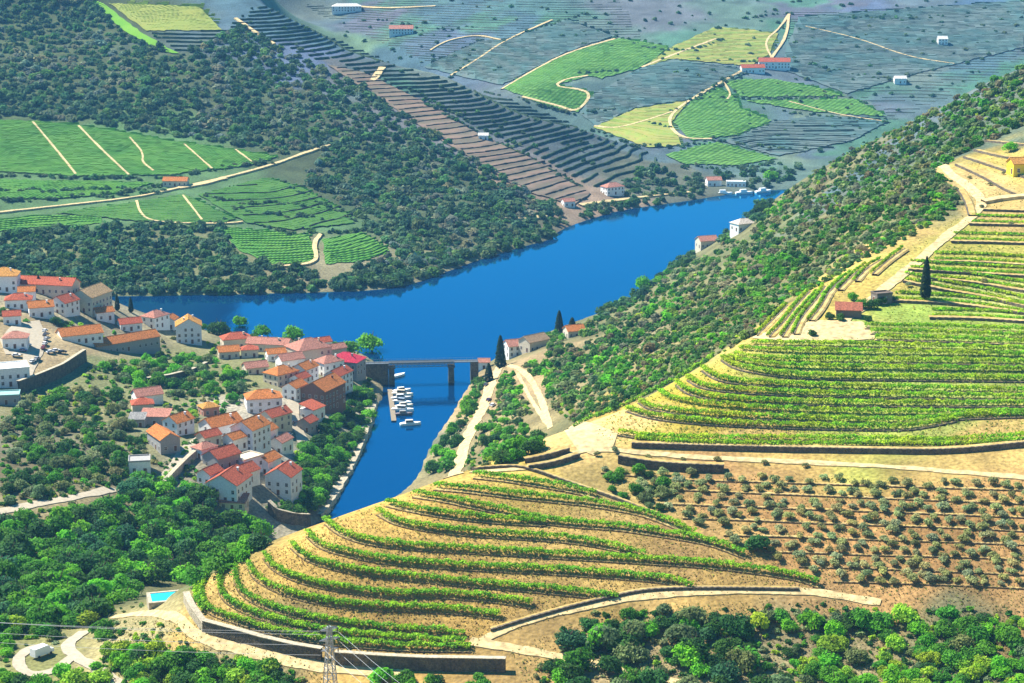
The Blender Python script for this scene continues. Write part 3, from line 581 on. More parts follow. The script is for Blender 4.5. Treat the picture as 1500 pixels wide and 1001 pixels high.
OLROWS = [[(880,690),(980,700),(1120,704),(1300,710),(1500,716),(1560,718)],[(930,712),(1050,718),(1200,724),(1350,730),(1500,736),(1560,738)],[(960,735),(1080,740),(1220,745),(1360,750),(1500,756),(1560,758)],[(1000,757),(1100,760),(1240,766),(1380,770),(1500,776)],[(1060,782),(1150,784),(1260,788),(1400,792),(1500,796)],[(1120,806),(1200,808),(1300,812),(1420,814),(1500,818)],[(1170,828),(1250,830),(1360,834),(1500,840)],[(1220,850),(1300,852),(1400,855),(1500,860)]]
for k, r in enumerate(OLROWS): terrace([(x, y+5) for x, y in r], 0.45, 0.9, f'low earth bank under the {ORD[k]} olive row down from the sandy track', 'banks of the olive grove', wm=M_BANK)
terrace([(925,657),(1050,661),(1190,664),(1300,666),(1390,667),(1500,656),(1560,650)], 1.7, 1.8, 'dark stone retaining wall between upper vineyard and sandy track', 'retaining walls', thick=0.8)
terrace([(905,680),(950,688),(1000,692),(1060,694)], 2.6, 2.0, 'dark stone retaining wall below the sandy track, at its olive end', 'retaining walls', thick=0.8)
terrace([(720,928),(760,915),(830,895),(900,878),(950,868),(1040,866),(1170,868)], 1.1, 0.8, 'dark dry-stone wall along the track under the olive grove', 'retaining walls', thick=0.8)
terrace([(690,690),(730,687),(766,686),(838,712),(898,732),(960,756)], 0.9, 0.8, 'stone wall edging the top vine rows of the spur', 'retaining walls')
terrace([(770,680),(800,674),(835,664)], 1.6, 1.5, 'short stone wall beside the turning place, upper of two', 'retaining walls')
terrace([(775,690),(815,684),(850,672)], 1.6, 1.5, 'short stone wall beside the turning place, lower of two', 'retaining walls')
# the big retaining wall of the spur
def big_wall(px, base_drop, h, label, m=M_STONE, cap=M_STONEL, thick=1.0, name='retaining_wall'):
    P = plan_line(px, 1.5, 0); N = uphill(P); root = empty(name, (P[0, 0], P[0, 1], float(hgt(*P[0])))); setp(root, label, 'retaining wall')
    V, Fc = wall_verts(P, N, [(0, -base_drop), (h*0.06, h), (thick, h), (thick, -base_drop)]); V -= np.array(root.location); link('masonry', mesh_np('masonry', V, Fc, m), root)
    V, Fc = wall_verts(P, N, [(h*0.06-0.12, h+0.004), (h*0.06-0.12, h+0.22), (thick+0.9, h+0.25), (thick+0.9, h-0.1)]); V -= np.array(root.location); link('coping', mesh_np('coping', V, Fc, cap), root)
big_wall([(296,928),(340,940),(380,952),(427,963),(470,970)], 2.0, 3.5, 'tall grey stone retaining wall at the foot of the spur')
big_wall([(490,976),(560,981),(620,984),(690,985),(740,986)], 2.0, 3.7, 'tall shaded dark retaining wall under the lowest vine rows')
big_wall([(268,882),(276,900),(296,928)], 2.0, 2.8, 'pale sunlit retaining wall at the pool end of the spur', m=M_STONEL)  # paler stone puts the sunlight on this end into the colour
big_wall([(392,752),(405,764),(430,770),(466,772)], 4.0, 5.0, 'curved grey quay wall closing the ravine mouth')
big_wall([(30,578),(62,566),(95,552),(128,530)], 3.0, 6.0, 'tall shaded wall holding up the car park')
big_wall([(215,562),(250,557),(285,548),(305,538)], 2.0, 2.5, 'long garden wall on the slope above the village')
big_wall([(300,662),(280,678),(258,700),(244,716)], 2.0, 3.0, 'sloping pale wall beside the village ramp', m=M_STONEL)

# quay of loose pale stone along the inlet
P = plan_line([(552,590),(547,615),(536,645),(522,680),(505,712),(485,745),(470,760)], 2.0); N = uphill(P)
V, Fc = wall_verts(P, N, [(-1.0, -3), (0, 1.6), (4.0, 1.9), (5.0, -2)]); V[:, :2] += rng.normal(size=(len(V), 2))*0.25; V[:, 2] += rng.normal(size=len(V))*0.2
setp(link('stone_quay', mesh_np('stone_quay', V, Fc, M_STONEL)), 'pale rough stone quay along the village bank of the inlet', 'quay')

# ------------------------------------------------------------------ trees
def crown_template(seed, nl, nq, flat=0.85, leaf=0.16, spread=0.62, low=0.0):
    r = np.random.default_rng(seed); cs = []; rs = []
    for k in range(nl):
        d = r.normal(size=3); d /= np.linalg.norm(d); d[2] = abs(d[2])*0.9-0.25+low
        cs.append(d*spread*r.random()**0.4*np.array([1, 1, flat])); rs.append(0.30+0.26*r.random())
    cs = np.array(cs); rs = np.array(rs)
    k = r.choice(nl, nq, p=rs**2/(rs**2).sum()); d = r.normal(size=(nq, 3)); d /= np.linalg.norm(d, axis=1, keepdims=True); d[:, 2] = np.where(d[:, 2] < -0.35, -d[:, 2], d[:, 2])
    rad = rs[k]*(0.62+0.52*r.random(nq))
    C = cs[k] + d*rad[:, None]*np.array([1, 1, 0.9])
    V, Fc = leaf_cloud(C, leaf*(0.6+0.8*r.random(nq)), r, d, 0.55, 0.1)
    C2 = V[:, 2].min()
    V[:, 2] -= C2
    return V, Fc, C
def trunk_mesh(seed, h, r0, limbs=4, top=1.6):
    r = random.Random(seed); mb = MB(); p = Vector((0, 0, -0.6)); q = Vector((r.uniform(-.1, .1)*h, r.uniform(-.1, .1)*h, h))
    mb.bar(p, q, r0, 0, r0*0.7)
    for k in range(limbs):
        a = 6.28*k/limbs + r.random(); mb.bar(q, q+Vector((math.cos(a)*h*0.6, math.sin(a)*h*0.6, h*r.uniform(.5, .9)*top)), r0*0.6, 0, r0*0.2)
    return mb.mesh('trunk', M_BARK)
TREE_T = []
for s in range(7):
    V, Fc, C = crown_template(100+s, 15+s % 4, 1250, flat=0.8+0.12*(s % 3), leaf=0.155, spread=0.7)
    TREE_T.append((mesh_np('crown', V, Fc, M_LEAF), trunk_mesh(s, 0.55, 0.055)))
OLIVE_T = []
for s in range(5):
    V, Fc, C = crown_template(200+s, 9, 480, flat=0.75, leaf=0.20)
    OLIVE_T.append((mesh_np('crown', V, Fc, M_LEAF), trunk_mesh(20+s, 0.5, 0.085, 3)))
SHRUB_T = []
for s in range(6):
    V, Fc, C = crown_template(300+s, 8, 330, flat=0.75, leaf=0.24); V[:, 2] -= 0.15
    SHRUB_T.append(mesh_np('foliage', V, Fc, M_LEAF))
def jitcol(c, v=0.25):
    k = 1+random.uniform(-v, v); g = random.uniform(-0.15, 0.2)
    return (max(.004, c[0]*k*(1+g)), max(.004, c[1]*k), max(.004, c[2]*k*(1-g)), 1)
def tree(p, r, col, name, label, group, templ=TREE_T, cat='tree', hs=1.0, cz=0.35):
    cm, tm = random.choice(templ)
    e = empty(name, p, random.random()*6.28, r); e.scale = (r*random.uniform(.88, 1.12), r*random.uniform(.88, 1.12), r*hs*random.uniform(.85, 1.2))
    setp(e, label, cat, group)
    c = link('crown', cm, e, (0, 0, cz)); c.color = jitcol(col)
    link('trunk', tm, e)
    return e
def shrub(p, r, col, name, label, group):
    o = link(name, random.choice(SHRUB_T), None, p); o.rotation_euler = (0, 0, random.random()*6.28); o.scale = (r*random.uniform(.85, 1.2), r*random.uniform(.85, 1.2), r*random.uniform(.75, 1.15)); o.color = jitcol(col)
    return setp(o, label, 'shrub', group)
def in_poly(p, poly):
    c = False; n = len(poly)
    for i in range(n):
        a, b = poly[i], poly[(i+1) % n]
        if (a[1] > p[1]) != (b[1] > p[1]) and p[0] < (b[0]-a[0])*(p[1]-a[1])/(b[1]-a[1])+a[0]: c = not c
    return c
AVOID = []   # pixels kept free (set by buildings)
def scatter(poly, dx, dy, gap=0.0, avoid=True, maxn=5000):
    xs = [p[0] for p in poly]; ys = [p[1] for p in poly]; x0, x1, y0, y1 = min(xs), max(xs), min(ys), max(ys)
    out = []; y = y0; row = 0
    while y < y1:
        x = x0 + (row % 2)*dx*0.5
        while x < x1:
            q = (x+random.uniform(-.45, .45)*dx, y+random.uniform(-.45, .45)*dy)
            if in_poly(q, poly) and random.random() >= gap and not (avoid and any(abs(q[0]-a)/w_ < 1 and abs(q[1]-b)/h_ < 1 for a, b, w_, h_ in AVOID)): out.append(q)
            x += dx
        y += dy; row += 1
    random.shuffle(out)
    return out[:maxn]
MASS_T = []
for s in range(8):
    V, Fc, C = crown_template(400+s, 7, 90, flat=0.8, leaf=0.42); V[:, 2] -= 0.2; MASS_T.append((V, Fc))
MASS_D = []
for s in range(6):
    V, Fc, C = crown_template(450+s, 9, 200, flat=0.8, leaf=0.30); V[:, 2] -= 0.2; MASS_D.append((V, Fc))
MASS_U = []
for s in range(8):
    V, Fc, C = crown_template(520+s, 6, 60, flat=0.8, leaf=0.5); V[:, 2] -= 0.2; MASS_U.append((V, Fc))
MASS_F = []
for s in range(8):
    V, Fc, C = crown_template(480+s, 9, 125, flat=0.85, leaf=0.36, spread=0.68); V[:, 2] -= 0.2; MASS_F.append((V, Fc))
def mass(name, label, pts3, radii, cols, templ=MASS_T):
    VV = []; TT = []; FF = []; n0 = 0
    for p, r, c in zip(pts3, radii, cols):
        V, Fc = templ[random.randrange(len(templ))]; a = random.random()*6.28; ca, sa = math.cos(a), math.sin(a)
        sx = r*random.uniform(.85, 1.2); sz = r*random.uniform(.8, 1.3)
        W_ = np.c_[(V[:, 0]*ca-V[:, 1]*sa)*sx+p[0], (V[:, 0]*sa+V[:, 1]*ca)*sx+p[1], V[:, 2]*sz+p[2]]
        VV.append(W_); FF.append(Fc+n0); n0 += len(W_)
        t = np.repeat(0.75+0.5*rng.random(len(Fc)), 4)[:, None]*np.array(jitcol(c)[:3]); TT.append(t)
    setp(link(name, mesh_np(name, np.concatenate(VV), np.concatenate(FF), M_LEAFS, tint=np.concatenate(TT))), label, None, None, 'stuff')
def pick(cols): return random.choice(cols)
# ------------------------------------------------------------------ buildings
def tile_material(name):
    m = mat(name, (0,0,0), 0.9, var=0.5, scale=0.5, objcol=True, spec=0.15)
    N = m.node_tree.nodes; Lk = m.node_tree.links; b = N['Principled BSDF']
    tc = N.new('ShaderNodeTexCoord'); wv = N.new('ShaderNodeTexWave'); wv.inputs['Scale'].default_value = 0.8; wv.bands_direction = 'X'; Lk.new(tc.outputs['Object'], wv.inputs['Vector'])
    bp = N.new('ShaderNodeBump'); bp.inputs['Distance'].default_value = 0.25; Lk.new(wv.outputs['Fac'], bp.inputs['Height']); Lk.new(bp.outputs[0], b.inputs['Normal'])
    return m
M_TILE = tile_material('clay_roof_tiles')
M_PLASTER = mat('plaster', (0,0,0), 0.9, var=0.12, scale=0.4, objcol=True)
M_GLASS = mat('window_glass', (0.02,0.025,0.035), 0.15, spec=0.5)
M_FRAME = mat('window_frame', (0.55,0.50,0.45), 0.6)
M_DOOR = mat('wooden_door', (0.13,0.06,0.035), 0.6)
M_IRON = mat('painted_iron', (0.05,0.055,0.06), 0.5, metallic=0.4)
def opening_mesh(w, h, kind):
    mb = MB()
    mb.box(-w/2-0.12, w/2+0.12, -0.05, 0.02, -0.12, 0.0, 0); mb.box(-w/2-0.12, w/2+0.12, -0.05, 0.02, h, h+0.12, 0)
    mb.box(-w/2-0.12, -w/2, -0.05, 0.02, 0, h, 0); mb.box(w/2, w/2+0.12, -0.05, 0.02, 0, h, 0)
    mb.box(-w/2, w/2, -0.012, 0.02, 0, h, 1)
    if kind == 'window': mb.box(-0.04, 0.04, -0.03, -0.013, 0, h, 0); mb.box(-w/2, -0.045, -0.03, -0.013, h*0.55, h*0.55+0.06, 0); mb.box(0.045, w/2, -0.03, -0.013, h*0.55, h*0.55+0.06, 0)
    return mb.mesh(kind, [M_FRAME, M_GLASS if kind == 'window' else M_DOOR])
OPEN = {'window': opening_mesh(1.05, 1.45, 'window'), 'door': opening_mesh(1.2, 2.2, 'door')}
ORANGE, RED, PINK, CRIM, GOLD = (0.58,0.20,0.055), (0.48,0.115,0.06), (0.50,0.22,0.16), (0.48,0.035,0.07), (0.60,0.29,0.07)
WHITE, CREAM, GREY, OCHRE, BROWN, SAGE, BLUEW = (0.76,0.75,0.72), (0.58,0.50,0.38), (0.30,0.29,0.28), (0.45,0.32,0.15), (0.20,0.11,0.08), (0.36,0.38,0.28), (0.64,0.67,0.70)  # BLUEW: bluish cast of shaded fronts put into white walls
def house(label, bx, by, W, L, h, ang, roof=ORANGE, wall=WHITE, kind='gable', pitch=30, chim=0, name='house', skirt=7.0, win=True, cat='house', open_front=False, p=None):
    p = castp(bx, by) if p is None else p; a = math.radians(ang)
    e = empty(name, p, a); setp(e, label, cat)
    sc_ = 2900/p.y
    AVOID.append((bx, by+3, (abs(W*math.sin(a))+abs(L*math.cos(a)))*0.42*sc_+3, 14))
    hw, hl = W/2, L/2; rise = hw*math.tan(math.radians(pitch))
    mb = MB()
    if kind == 'gable':
        mb.face([(-hl,-hw,-skirt),(-hl,-hw,h),(-hl,0,h+rise),(-hl,hw,h),(-hl,hw,-skirt)]); mb.face([(hl,-hw,-skirt),(hl,hw,-skirt),(hl,hw,h),(hl,0,h+rise),(hl,-hw,h)])
        mb.face([(-hl,-hw,-skirt),(hl,-hw,-skirt),(hl,-hw,h),(-hl,-hw,h)]); mb.face([(hl,hw,-skirt),(-hl,hw,-skirt),(-hl,hw,h),(hl,hw,h)])
    else: mb.box(-hl, hl, -hw, hw, -skirt, h)
    w_ = mb.build('wall', M_PLASTER, e); w_.color = (*wall, 1)
    o = 0.45; t = 0.22
    mb = MB()
    if kind == 'gable':
        s = rise/hw
        for sg in (-1, 1):
            A0 = (-hl-o, sg*(hw+o), h-o*s); B0 = (hl+o, sg*(hw+o), h-o*s); C0 = (hl+o, 0, h+rise); D0 = (-hl-o, 0, h+rise)
            lo = [Vector(q)+Vector((0,0,0.03)) for q in (A0,B0,C0,D0)]; up = [q+Vector((0,0,t)) for q in lo]
            if sg > 0: lo = [lo[1],lo[0],lo[3],lo[2]]; up = [up[1],up[0],up[3],up[2]]
            mb.face(up); mb.face(lo[::-1])
            for i in range(4): mb.face([lo[i], lo[(i+1) % 4], up[(i+1) % 4], up[i]])
        mb.bar((-hl-o, 0, h+rise+t+0.02), (hl+o, 0, h+rise+t+0.02), 0.13)
    elif kind == 'hip':
        rl = max(0.3, hl-hw); z0 = h-0.02; X, Y_ = hl+o, hw+o; r0 = h+rise
        c = [(-X,-Y_,z0),(X,-Y_,z0),(X,Y_,z0),(-X,Y_,z0)]; d = [(-rl,0,r0),(rl,0,r0)]; c2 = [(q[0],q[1],q[2]+t) for q in c]; d2_ = [(q[0],q[1],q[2]+t) for q in d]
        mb.face([c2[0],c2[1],d2_[1],d2_[0]]); mb.face([c2[2],c2[3],d2_[0],d2_[1]]); mb.face([c2[1],c2[2],d2_[1]]); mb.face([c2[3],c2[0],d2_[0]]); mb.face(c[::-1])
        for i in range(4): mb.face([c[i], c[(i+1) % 4], c2[(i+1) % 4], c2[i]])
        mb.bar((-rl,0,r0+t), (rl,0,r0+t), 0.13)
    elif kind == 'lean':
        lo = [Vector(q) for q in ((-hl-o,-hw-o,h+0.02),(hl+o,-hw-o,h+0.02),(hl+o,hw+o,h+rise+0.02),(-hl-o,hw+o,h+rise+0.02))]; up = [q+Vector((0,0,t)) for q in lo]
        mb.face(up); mb.face(lo[::-1])
        for i in range(4): mb.face([lo[i], lo[(i+1) % 4], up[(i+1) % 4], up[i]])
    else:
        for (x0,x1,y0,y1) in ((-hl-.1,hl+.1,-hw-.1,-hw+.25),(-hl-.1,hl+.1,hw-.25,hw+.1),(-hl-.1,-hl+.25,-hw+.26,hw-.26),(hl-.25,hl+.1,-hw+.26,hw-.26)): mb.box(x0,x1,y0,y1,h,h+0.6)
        mb.box(-hl+.26,hl-.26,-hw+.26,hw-.26,h,h+0.12)
    r = mb.build('roof', M_TILE if kind != 'flat' else M_PLASTER, e); r.color = (*roof, 1)
    for k in range(chim):
        cb = MB(); cb.box(-.35,.35,-.35,.35,-1.2,1.0); cb.box(-.45,.45,-.45,.45,1.0,1.15)
        c_ = cb.build('chimney', M_PLASTER, r, (hl*(0.5-0.9*k), hw*0.35*(1 if k % 2 else -1), h+rise*0.75)); c_.color = (*wall, 1)
    if win:
        cd = Vector((-p.x, -p.y, 0)).normalized()
        for nx, ny, half, wid in ((-1,0,hl,W),(1,0,hl,W),(0,-1,hw,L),(0,1,hw,L)):
            wn_ = Vector((nx*math.cos(a)-ny*math.sin(a), nx*math.sin(a)+ny*math.cos(a), 0))
            if wn_.dot(cd) < 0.08: continue
            ns = max(1, int(h/2.9)); nw = max(1, int(wid/3.2))
            for st in range(ns):
                for k in range(nw):
                    u = (k+0.5)/nw*wid-wid/2; zz = 0.95+st*2.9
                    if zz+1.5 > h: continue
                    isd = st == 0 and k == nw//2
                    if not isd and random.random() < 0.12: continue
                    ob = link('door' if isd else 'window', OPEN['door' if isd else 'window'], e)
                    tx, ty = -ny, nx
                    ob.location = (nx*(half+0.02)+tx*u, ny*(half+0.02)+ty*u, 0.05 if isd else zz); ob.rotation_euler = (0, 0, math.atan2(ny, nx)+math.pi/2)
    return e
H = [
 ('tall white house with golden roof beside the riverside trees', 277,500,14,13,9.5,100,GOLD,BLUEW,'gable',2),
 ('pinkish roofed house tucked behind the tall golden-roofed house', 228,478,10,13,6,60,PINK,WHITE,'hip',1),
 ('long low hall with bumpy orange roof under the garden slope', 182,512,10,38,5,40,ORANGE,GREY,'gable',0),
 ('shorter orange-roofed hall beside the long low hall', 117,500,11,22,4.5,28,ORANGE,WHITE,'gable',0),
 ('big sage green warehouse with gabled pale roof', 134,452,14,21,8,70,(0.52,0.34,0.17),(0.46,0.47,0.36),'gable',0),
 ('long red-roofed row house behind two small cypresses', 70,428,11,34,5,-12,RED,CREAM,'gable',1),
 ('white gabled house with small red roof below the sage warehouse', 95,457,11,12,6,62,RED,WHITE,'gable',1),
 ('low red-roofed house in front of the long red-roofed row', 28,450,9,14,4.5,10,RED,WHITE,'hip',1),
 ('white house with golden roof behind the long red row', 8,424,13,15,8,5,GOLD,WHITE,'hip',1),
 ('small red roof pavilion between the halls and the sage warehouse', 190,483,8,12,4,25,RED,WHITE,'gable',0),
 ('pale kiosk with pinkish roof beside the car park', 24,508,9,12,5,5,PINK,WHITE,'hip',0),
 ('large flat white building at the edge of the car park', 8,562,14,22,8,20,WHITE,WHITE,'flat',0),
 ('teal flat-roofed shed under the car park', 4,590,9,16,4,10,(0.25,0.42,0.40),GREY,'flat',0),
 ('hip-roofed reddish house beside the round riverside trees', 346,508,10,16,5,20,RED,CREAM,'hip',1),
 ('long low reddish terrace of houses by the riverside trees', 395,514,9,24,4.5,-12,PINK,CREAM,'gable',2),
 ('broad pale orange roof house near the bridge end', 452,527,16,20,7,35,PINK,CREAM,'hip',2),
 ('low weathered cottage among the garden trees', 374,546,8,12,3.5,25,PINK,CREAM,'gable',0),
 ('orange-roofed house at the top of the village street', 412,562,11,15,6,50,ORANGE,CREAM,'hip',1),
 ('white two-storey house with orange roof facing the ramp', 386,602,11,17,7,14,ORANGE,BLUEW,'hip',1),
 ('crimson-roofed house beside the bridge abutment', 508,546,13,17,7,-18,CRIM,GREY,'hip',1),
 ('reddish brown gabled house, largest on the village street', 474,596,14,21,10.5,66,ORANGE,BROWN,'gable',1),
 ('little red-roofed porch house in front of the brown gabled house', 458,612,8,10,5,60,RED,WHITE,'lean',0),
 ('small red-roofed stone house at the foot of the street', 451,630,7,8,4.5,66,RED,GREY,'gable',0),
 ('pale orange-roofed cottage on the garden slope', 216,590,9,13,4.5,28,PINK,WHITE,'gable',0),
 ('small red roof cottage joined to the pale orange one', 209,602,8,10,3.8,15,RED,CREAM,'hip',0),
 ('lean-to with long pink roof above the ramp', 229,621,7,13,4,-4,PINK,GREY,'lean',0),
 ('tiny grey shed beside the pink lean-to', 202,624,6,7,3.5,0,GREY,GREY,'lean',0),
 ('grey gabled house with orange roof above the ramp', 262,634,9,11,6,55,ORANGE,BLUEW,'gable',1),
 ('long orange-roofed house with white end wall beside the ramp', 240,655,9,17,5.5,120,ORANGE,GREY,'gable',0),
 ('two-tone orange and red roofed house over the ramp wall', 324,638,11,17,6,44,ORANGE,WHITE,'gable',1),
 ('tall pale gabled house with red roof in the village middle', 368,656,12,14,10,62,ORANGE,BLUEW,'gable',1),
 ('red-roofed house behind the tall pale gabled house', 404,626,9,13,6.5,50,RED,CREAM,'gable',1),
 ('tiny golden-roofed hut on the garden slope', 306,607,7,8,3.8,30,GOLD,PINK,'hip',0),
 ('red and orange roofed house stepping down by the ramp', 325,682,10,13,5,50,RED,GREY,'gable',0),
 ('pale flat-roofed annex under the tall pale gabled house', 362,684,9,12,4.5,50,CREAM,BLUEW,'flat',0),
 ('bright red-roofed cottage wedged between lower village walls', 357,704,9,11,4.5,56,RED,WHITE,'gable',0),
 ('broad pale gabled house with pink roof at the village foot', 336,728,14,16,7.5,74,RED,BLUEW,'gable',1),
 ('low pink-roofed outbuilding below the broad gabled house', 343,744,7,11,3,-6,PINK,CREAM,'lean',0),
 ('pale gabled house with red roof beside the quay trees', 416,719,12,13,8,74,RED,BLUEW,'gable',1),
 ('grey flat-roofed carport house in the scrub', 205,690,9,9,5,10,GREY,WHITE,'flat',0),
 ('white house with reddish roof right behind the bank cypress', 758,520,9,13,6,20,PINK,WHITE,'gable',0),
 ('pale brown-roofed house in the trees on the bank', 782,512,9,14,5.5,42,(0.45,0.30,0.18),CREAM,'gable',0),
 ('small orange-roofed cottage under the twin cypress', 841,493,8,10,4,20,ORANGE,CREAM,'gable',0),
 ('white hut at the far end of the bridge', 709,540,5,6,4,0,PINK,WHITE,'gable',0),
 ('white walled estate house on the wooded riverbank', 1088,337,9,13,4.5,30,(0.7,0.6,0.5),WHITE,'hip',0),
 ('reddish boathouse at the water edge below the wood', 1035,362,9,13,5,20,PINK,CREAM,'gable',0),
 ('stone barn with flat red roof on the hilltop yard', 1243,463,5.5,8.5,2.4,-8,(0.36,0.12,0.07),(0.16,0.14,0.12),'lean',0),
 ('ruined dark stone house beside the hilltop barn', 1291,443,4.5,6,3.2,20,(0.14,0.11,0.09),(0.17,0.15,0.13),'flat',0),
 ('bright yellow house at the top of the right hill', 1494,254,7,9,4.5,10,GOLD,(0.75,0.55,0.04),'gable',0),
 ('red-roofed farmhouse above the far vineyards, larger wing', 1134,100,12,32,7,-5,RED,WHITE,'gable',0),
 ('lower red-roofed wing beside the far farmhouse', 1102,106,10,24,5,5,RED,WHITE,'gable',0),
 ('small orange-roofed shed on the long field track', 258,272,8,18,4,-4,ORANGE,CREAM,'gable',0),
 ('pink riverside house below the terraced slope', 897,284,10,16,6,30,PINK,WHITE,'hip',0),
 ('white farmhouse on the far blue hillside', 588,50,12,26,6,0,PINK,WHITE,'gable',0),
 ('white farm buildings high on the far blue hillside', 508,17,11,34,6,5,WHITE,WHITE,'hip',0),
 ('small white hut above the far vineyards', 1380,65,9,10,6,0,WHITE,WHITE,'gable',0),
 ('lone white shed on the far right slope', 1318,122,8,12,5,0,WHITE,WHITE,'gable',0),
 ('white riverside house near the bend, with the boats', 1045,272,8,12,5,10,PINK,WHITE,'gable',0),
 ('long low white riverside shed near the bend', 1078,273,7,16,4,-5,WHITE,WHITE,'flat',0),
 ('white cottage at the wooded point by the river road', 832,302,7,9,4,20,PINK,WHITE,'gable',0),
 ('white pump hut above the round vineyard', 708,205,6,8,4,0,WHITE,WHITE,'gable',0),
]
GOLD, ORANGE = GOLD, ORANGE
H += [
 ('narrow orange-roofed house squeezed above the brown gabled house', 447,556,9,12,6.5,62,ORANGE,WHITE,'gable',1),
 ('pale pink-roofed house beside the crimson roof', 482,548,10,13,7,40,PINK,WHITE,'hip',1),
 ('white house with pink roof beyond the top of the street', 425,540,9,13,5.5,30,PINK,WHITE,'gable',0),
 ('white slim house with orange roof on the shaded street side', 432,584,8,11,6.5,66,ORANGE,WHITE,'gable',0),
 ('grey-walled house with red roof stepping down from the brown gabled house', 496,572,9,15,9,66,RED,BLUEW,'gable',1),
 ('cream cottage with pale orange roof in the upper gardens', 335,524,8,11,4,15,ORANGE,CREAM,'gable',0),
 ('small white house with pink roof over the lower ramp', 300,668,7,9,4,48,PINK,WHITE,'hip',0),
 ('orange-roofed white house between sage warehouse and car park', 60,462,9,13,5,20,ORANGE,WHITE,'gable',1),
 ('tiny white house with red roof behind the broad pale orange roof', 472,513,7,9,5,30,RED,WHITE,'gable',0),
 ('narrow pink-roofed house touching the crimson-roofed house', 492,524,7,10,5.5,35,PINK,CREAM,'gable',0),
 ('small orange house before the long low reddish terrace', 404,527,7,10,4,20,ORANGE,WHITE,'gable',0),
 ('little cream house with hipped red roof near the riverside row', 366,522,7,9,4,10,RED,CREAM,'hip',0),
 ('slim white house with red roof halfway up the street', 440,570,7,9,6,60,RED,WHITE,'gable',0),
 ('small orange-roofed house under the two-tone roofed house', 345,656,7,9,5,50,ORANGE,WHITE,'gable',0),
 ('low cream house with red roof above the sloping ramp wall', 306,650,7,9,4,45,RED,CREAM,'gable',0),
 ('small white house with orange roof beside the tall pale gable', 390,646,7,9,5.5,60,ORANGE,WHITE,'gable',0),
 ('narrow house with pink roof on the quay side of the lower street', 412,660,7,10,5,66,PINK,WHITE,'gable',0),
 ('small red-roofed house tucked left of the broad pale gable', 308,706,7,9,4.5,60,RED,WHITE,'gable',0),
 ('white cottage with orange roof between golden roof and car park', 40,438,7,9,4.5,10,ORANGE,WHITE,'gable',0),
 ('small white house with red roof over the car park bank', 18,474,7,9,4.5,15,RED,WHITE,'gable',0),
 ('white house with orange roof in front of the sage warehouse', 152,468,7,10,4.5,30,ORANGE,WHITE,'gable',0),
 ('small white gabled house beside the pinkish hip roof', 250,480,7,8,5,80,ORANGE,WHITE,'gable',0),
 ('white house with pale orange roof at the lower street bend', 392,690,8,10,5.5,62,ORANGE,WHITE,'gable',0),
]
for (lab, bx, by, W_, L_, h_, an, rf, wl_, kd, ch) in H:
    if 400 < by < 760 and bx < 560: W_, L_ = W_*0.94, L_*0.94
    nm = 'house'
    if 'hall' in lab or 'warehouse' in lab: nm = 'warehouse'
    elif any(k in lab for k in ('shed', 'hut', 'kiosk', 'carport', 'outbuilding', 'lean-to', 'pavilion')): nm = 'shed'
    elif 'barn' in lab or 'boathouse' in lab: nm = 'barn'
    house(lab, bx, by, W_, L_, h_, an, rf, wl_, kd, chim=ch, name=nm, cat={'house':'house','warehouse':'warehouse','shed':'shed','barn':'barn'}[nm])

# ------------------------------------------------------------------ swimming pool
M_POOL = mat('pool_water', (0.03,0.42,0.55), 0.05, spec=0.5)
p = castp(243, 877); zt = p.z+0.7
e = empty('swimming_pool', p, math.radians(15)); setp(e, 'turquoise swimming pool below the end of the spur', 'swimming pool')
mb = MB(); mb.box(-5.2,5.2,-4.4,-3.4,-3,0.75); mb.box(-5.2,5.2,3.4,4.4,-3,0.75); mb.box(-5.2,-4.2,-3.398,3.398,-3,0.75); mb.box(4.2,5.2,-3.398,3.398,-3,0.75); mb.build('surround', M_STONEL, e)
mb = MB(); mb.box(-4.19,4.19,-3.39,3.39,-2,0.6); mb.build('water', M_POOL, e)
AVOID.append((243, 882, 30, 24))

# ------------------------------------------------------------------ railway bridge over the inlet
M_STEEL = mat('bridge_steel', (0.16,0.18,0.20), 0.55, var=0.2, scale=0.8, metallic=0.3)
xa, ya = at_z(574, 562, 0); xb, yb = at_z(661, 560, 0)
A0 = Vector((xa, ya, 0)); B0 = Vector((xb, yb, 0)); D = (B0-A0); SPAN = D.length; DECK = 11.0
e = empty('railway_bridge', A0, math.atan2(D.y, D.x)); setp(e, 'dark steel railway bridge on stone piers across the inlet', 'bridge')
for x in (0, SPAN):
    mb = MB(); mb.box(x-1.6, x+1.6, -2.6, 2.6, -5, DECK-2.6, taper=0.25); mb.box(x-1.9, x+1.9, -2.9, 2.9, DECK-2.6, DECK-2.1); mb.build('pier', M_STONE, e)
mb = MB(); mb.box(-15, SPAN+14, -2.3, 2.3, DECK-0.1, DECK+0.3); mb.build('deck', M_STEEL, e)
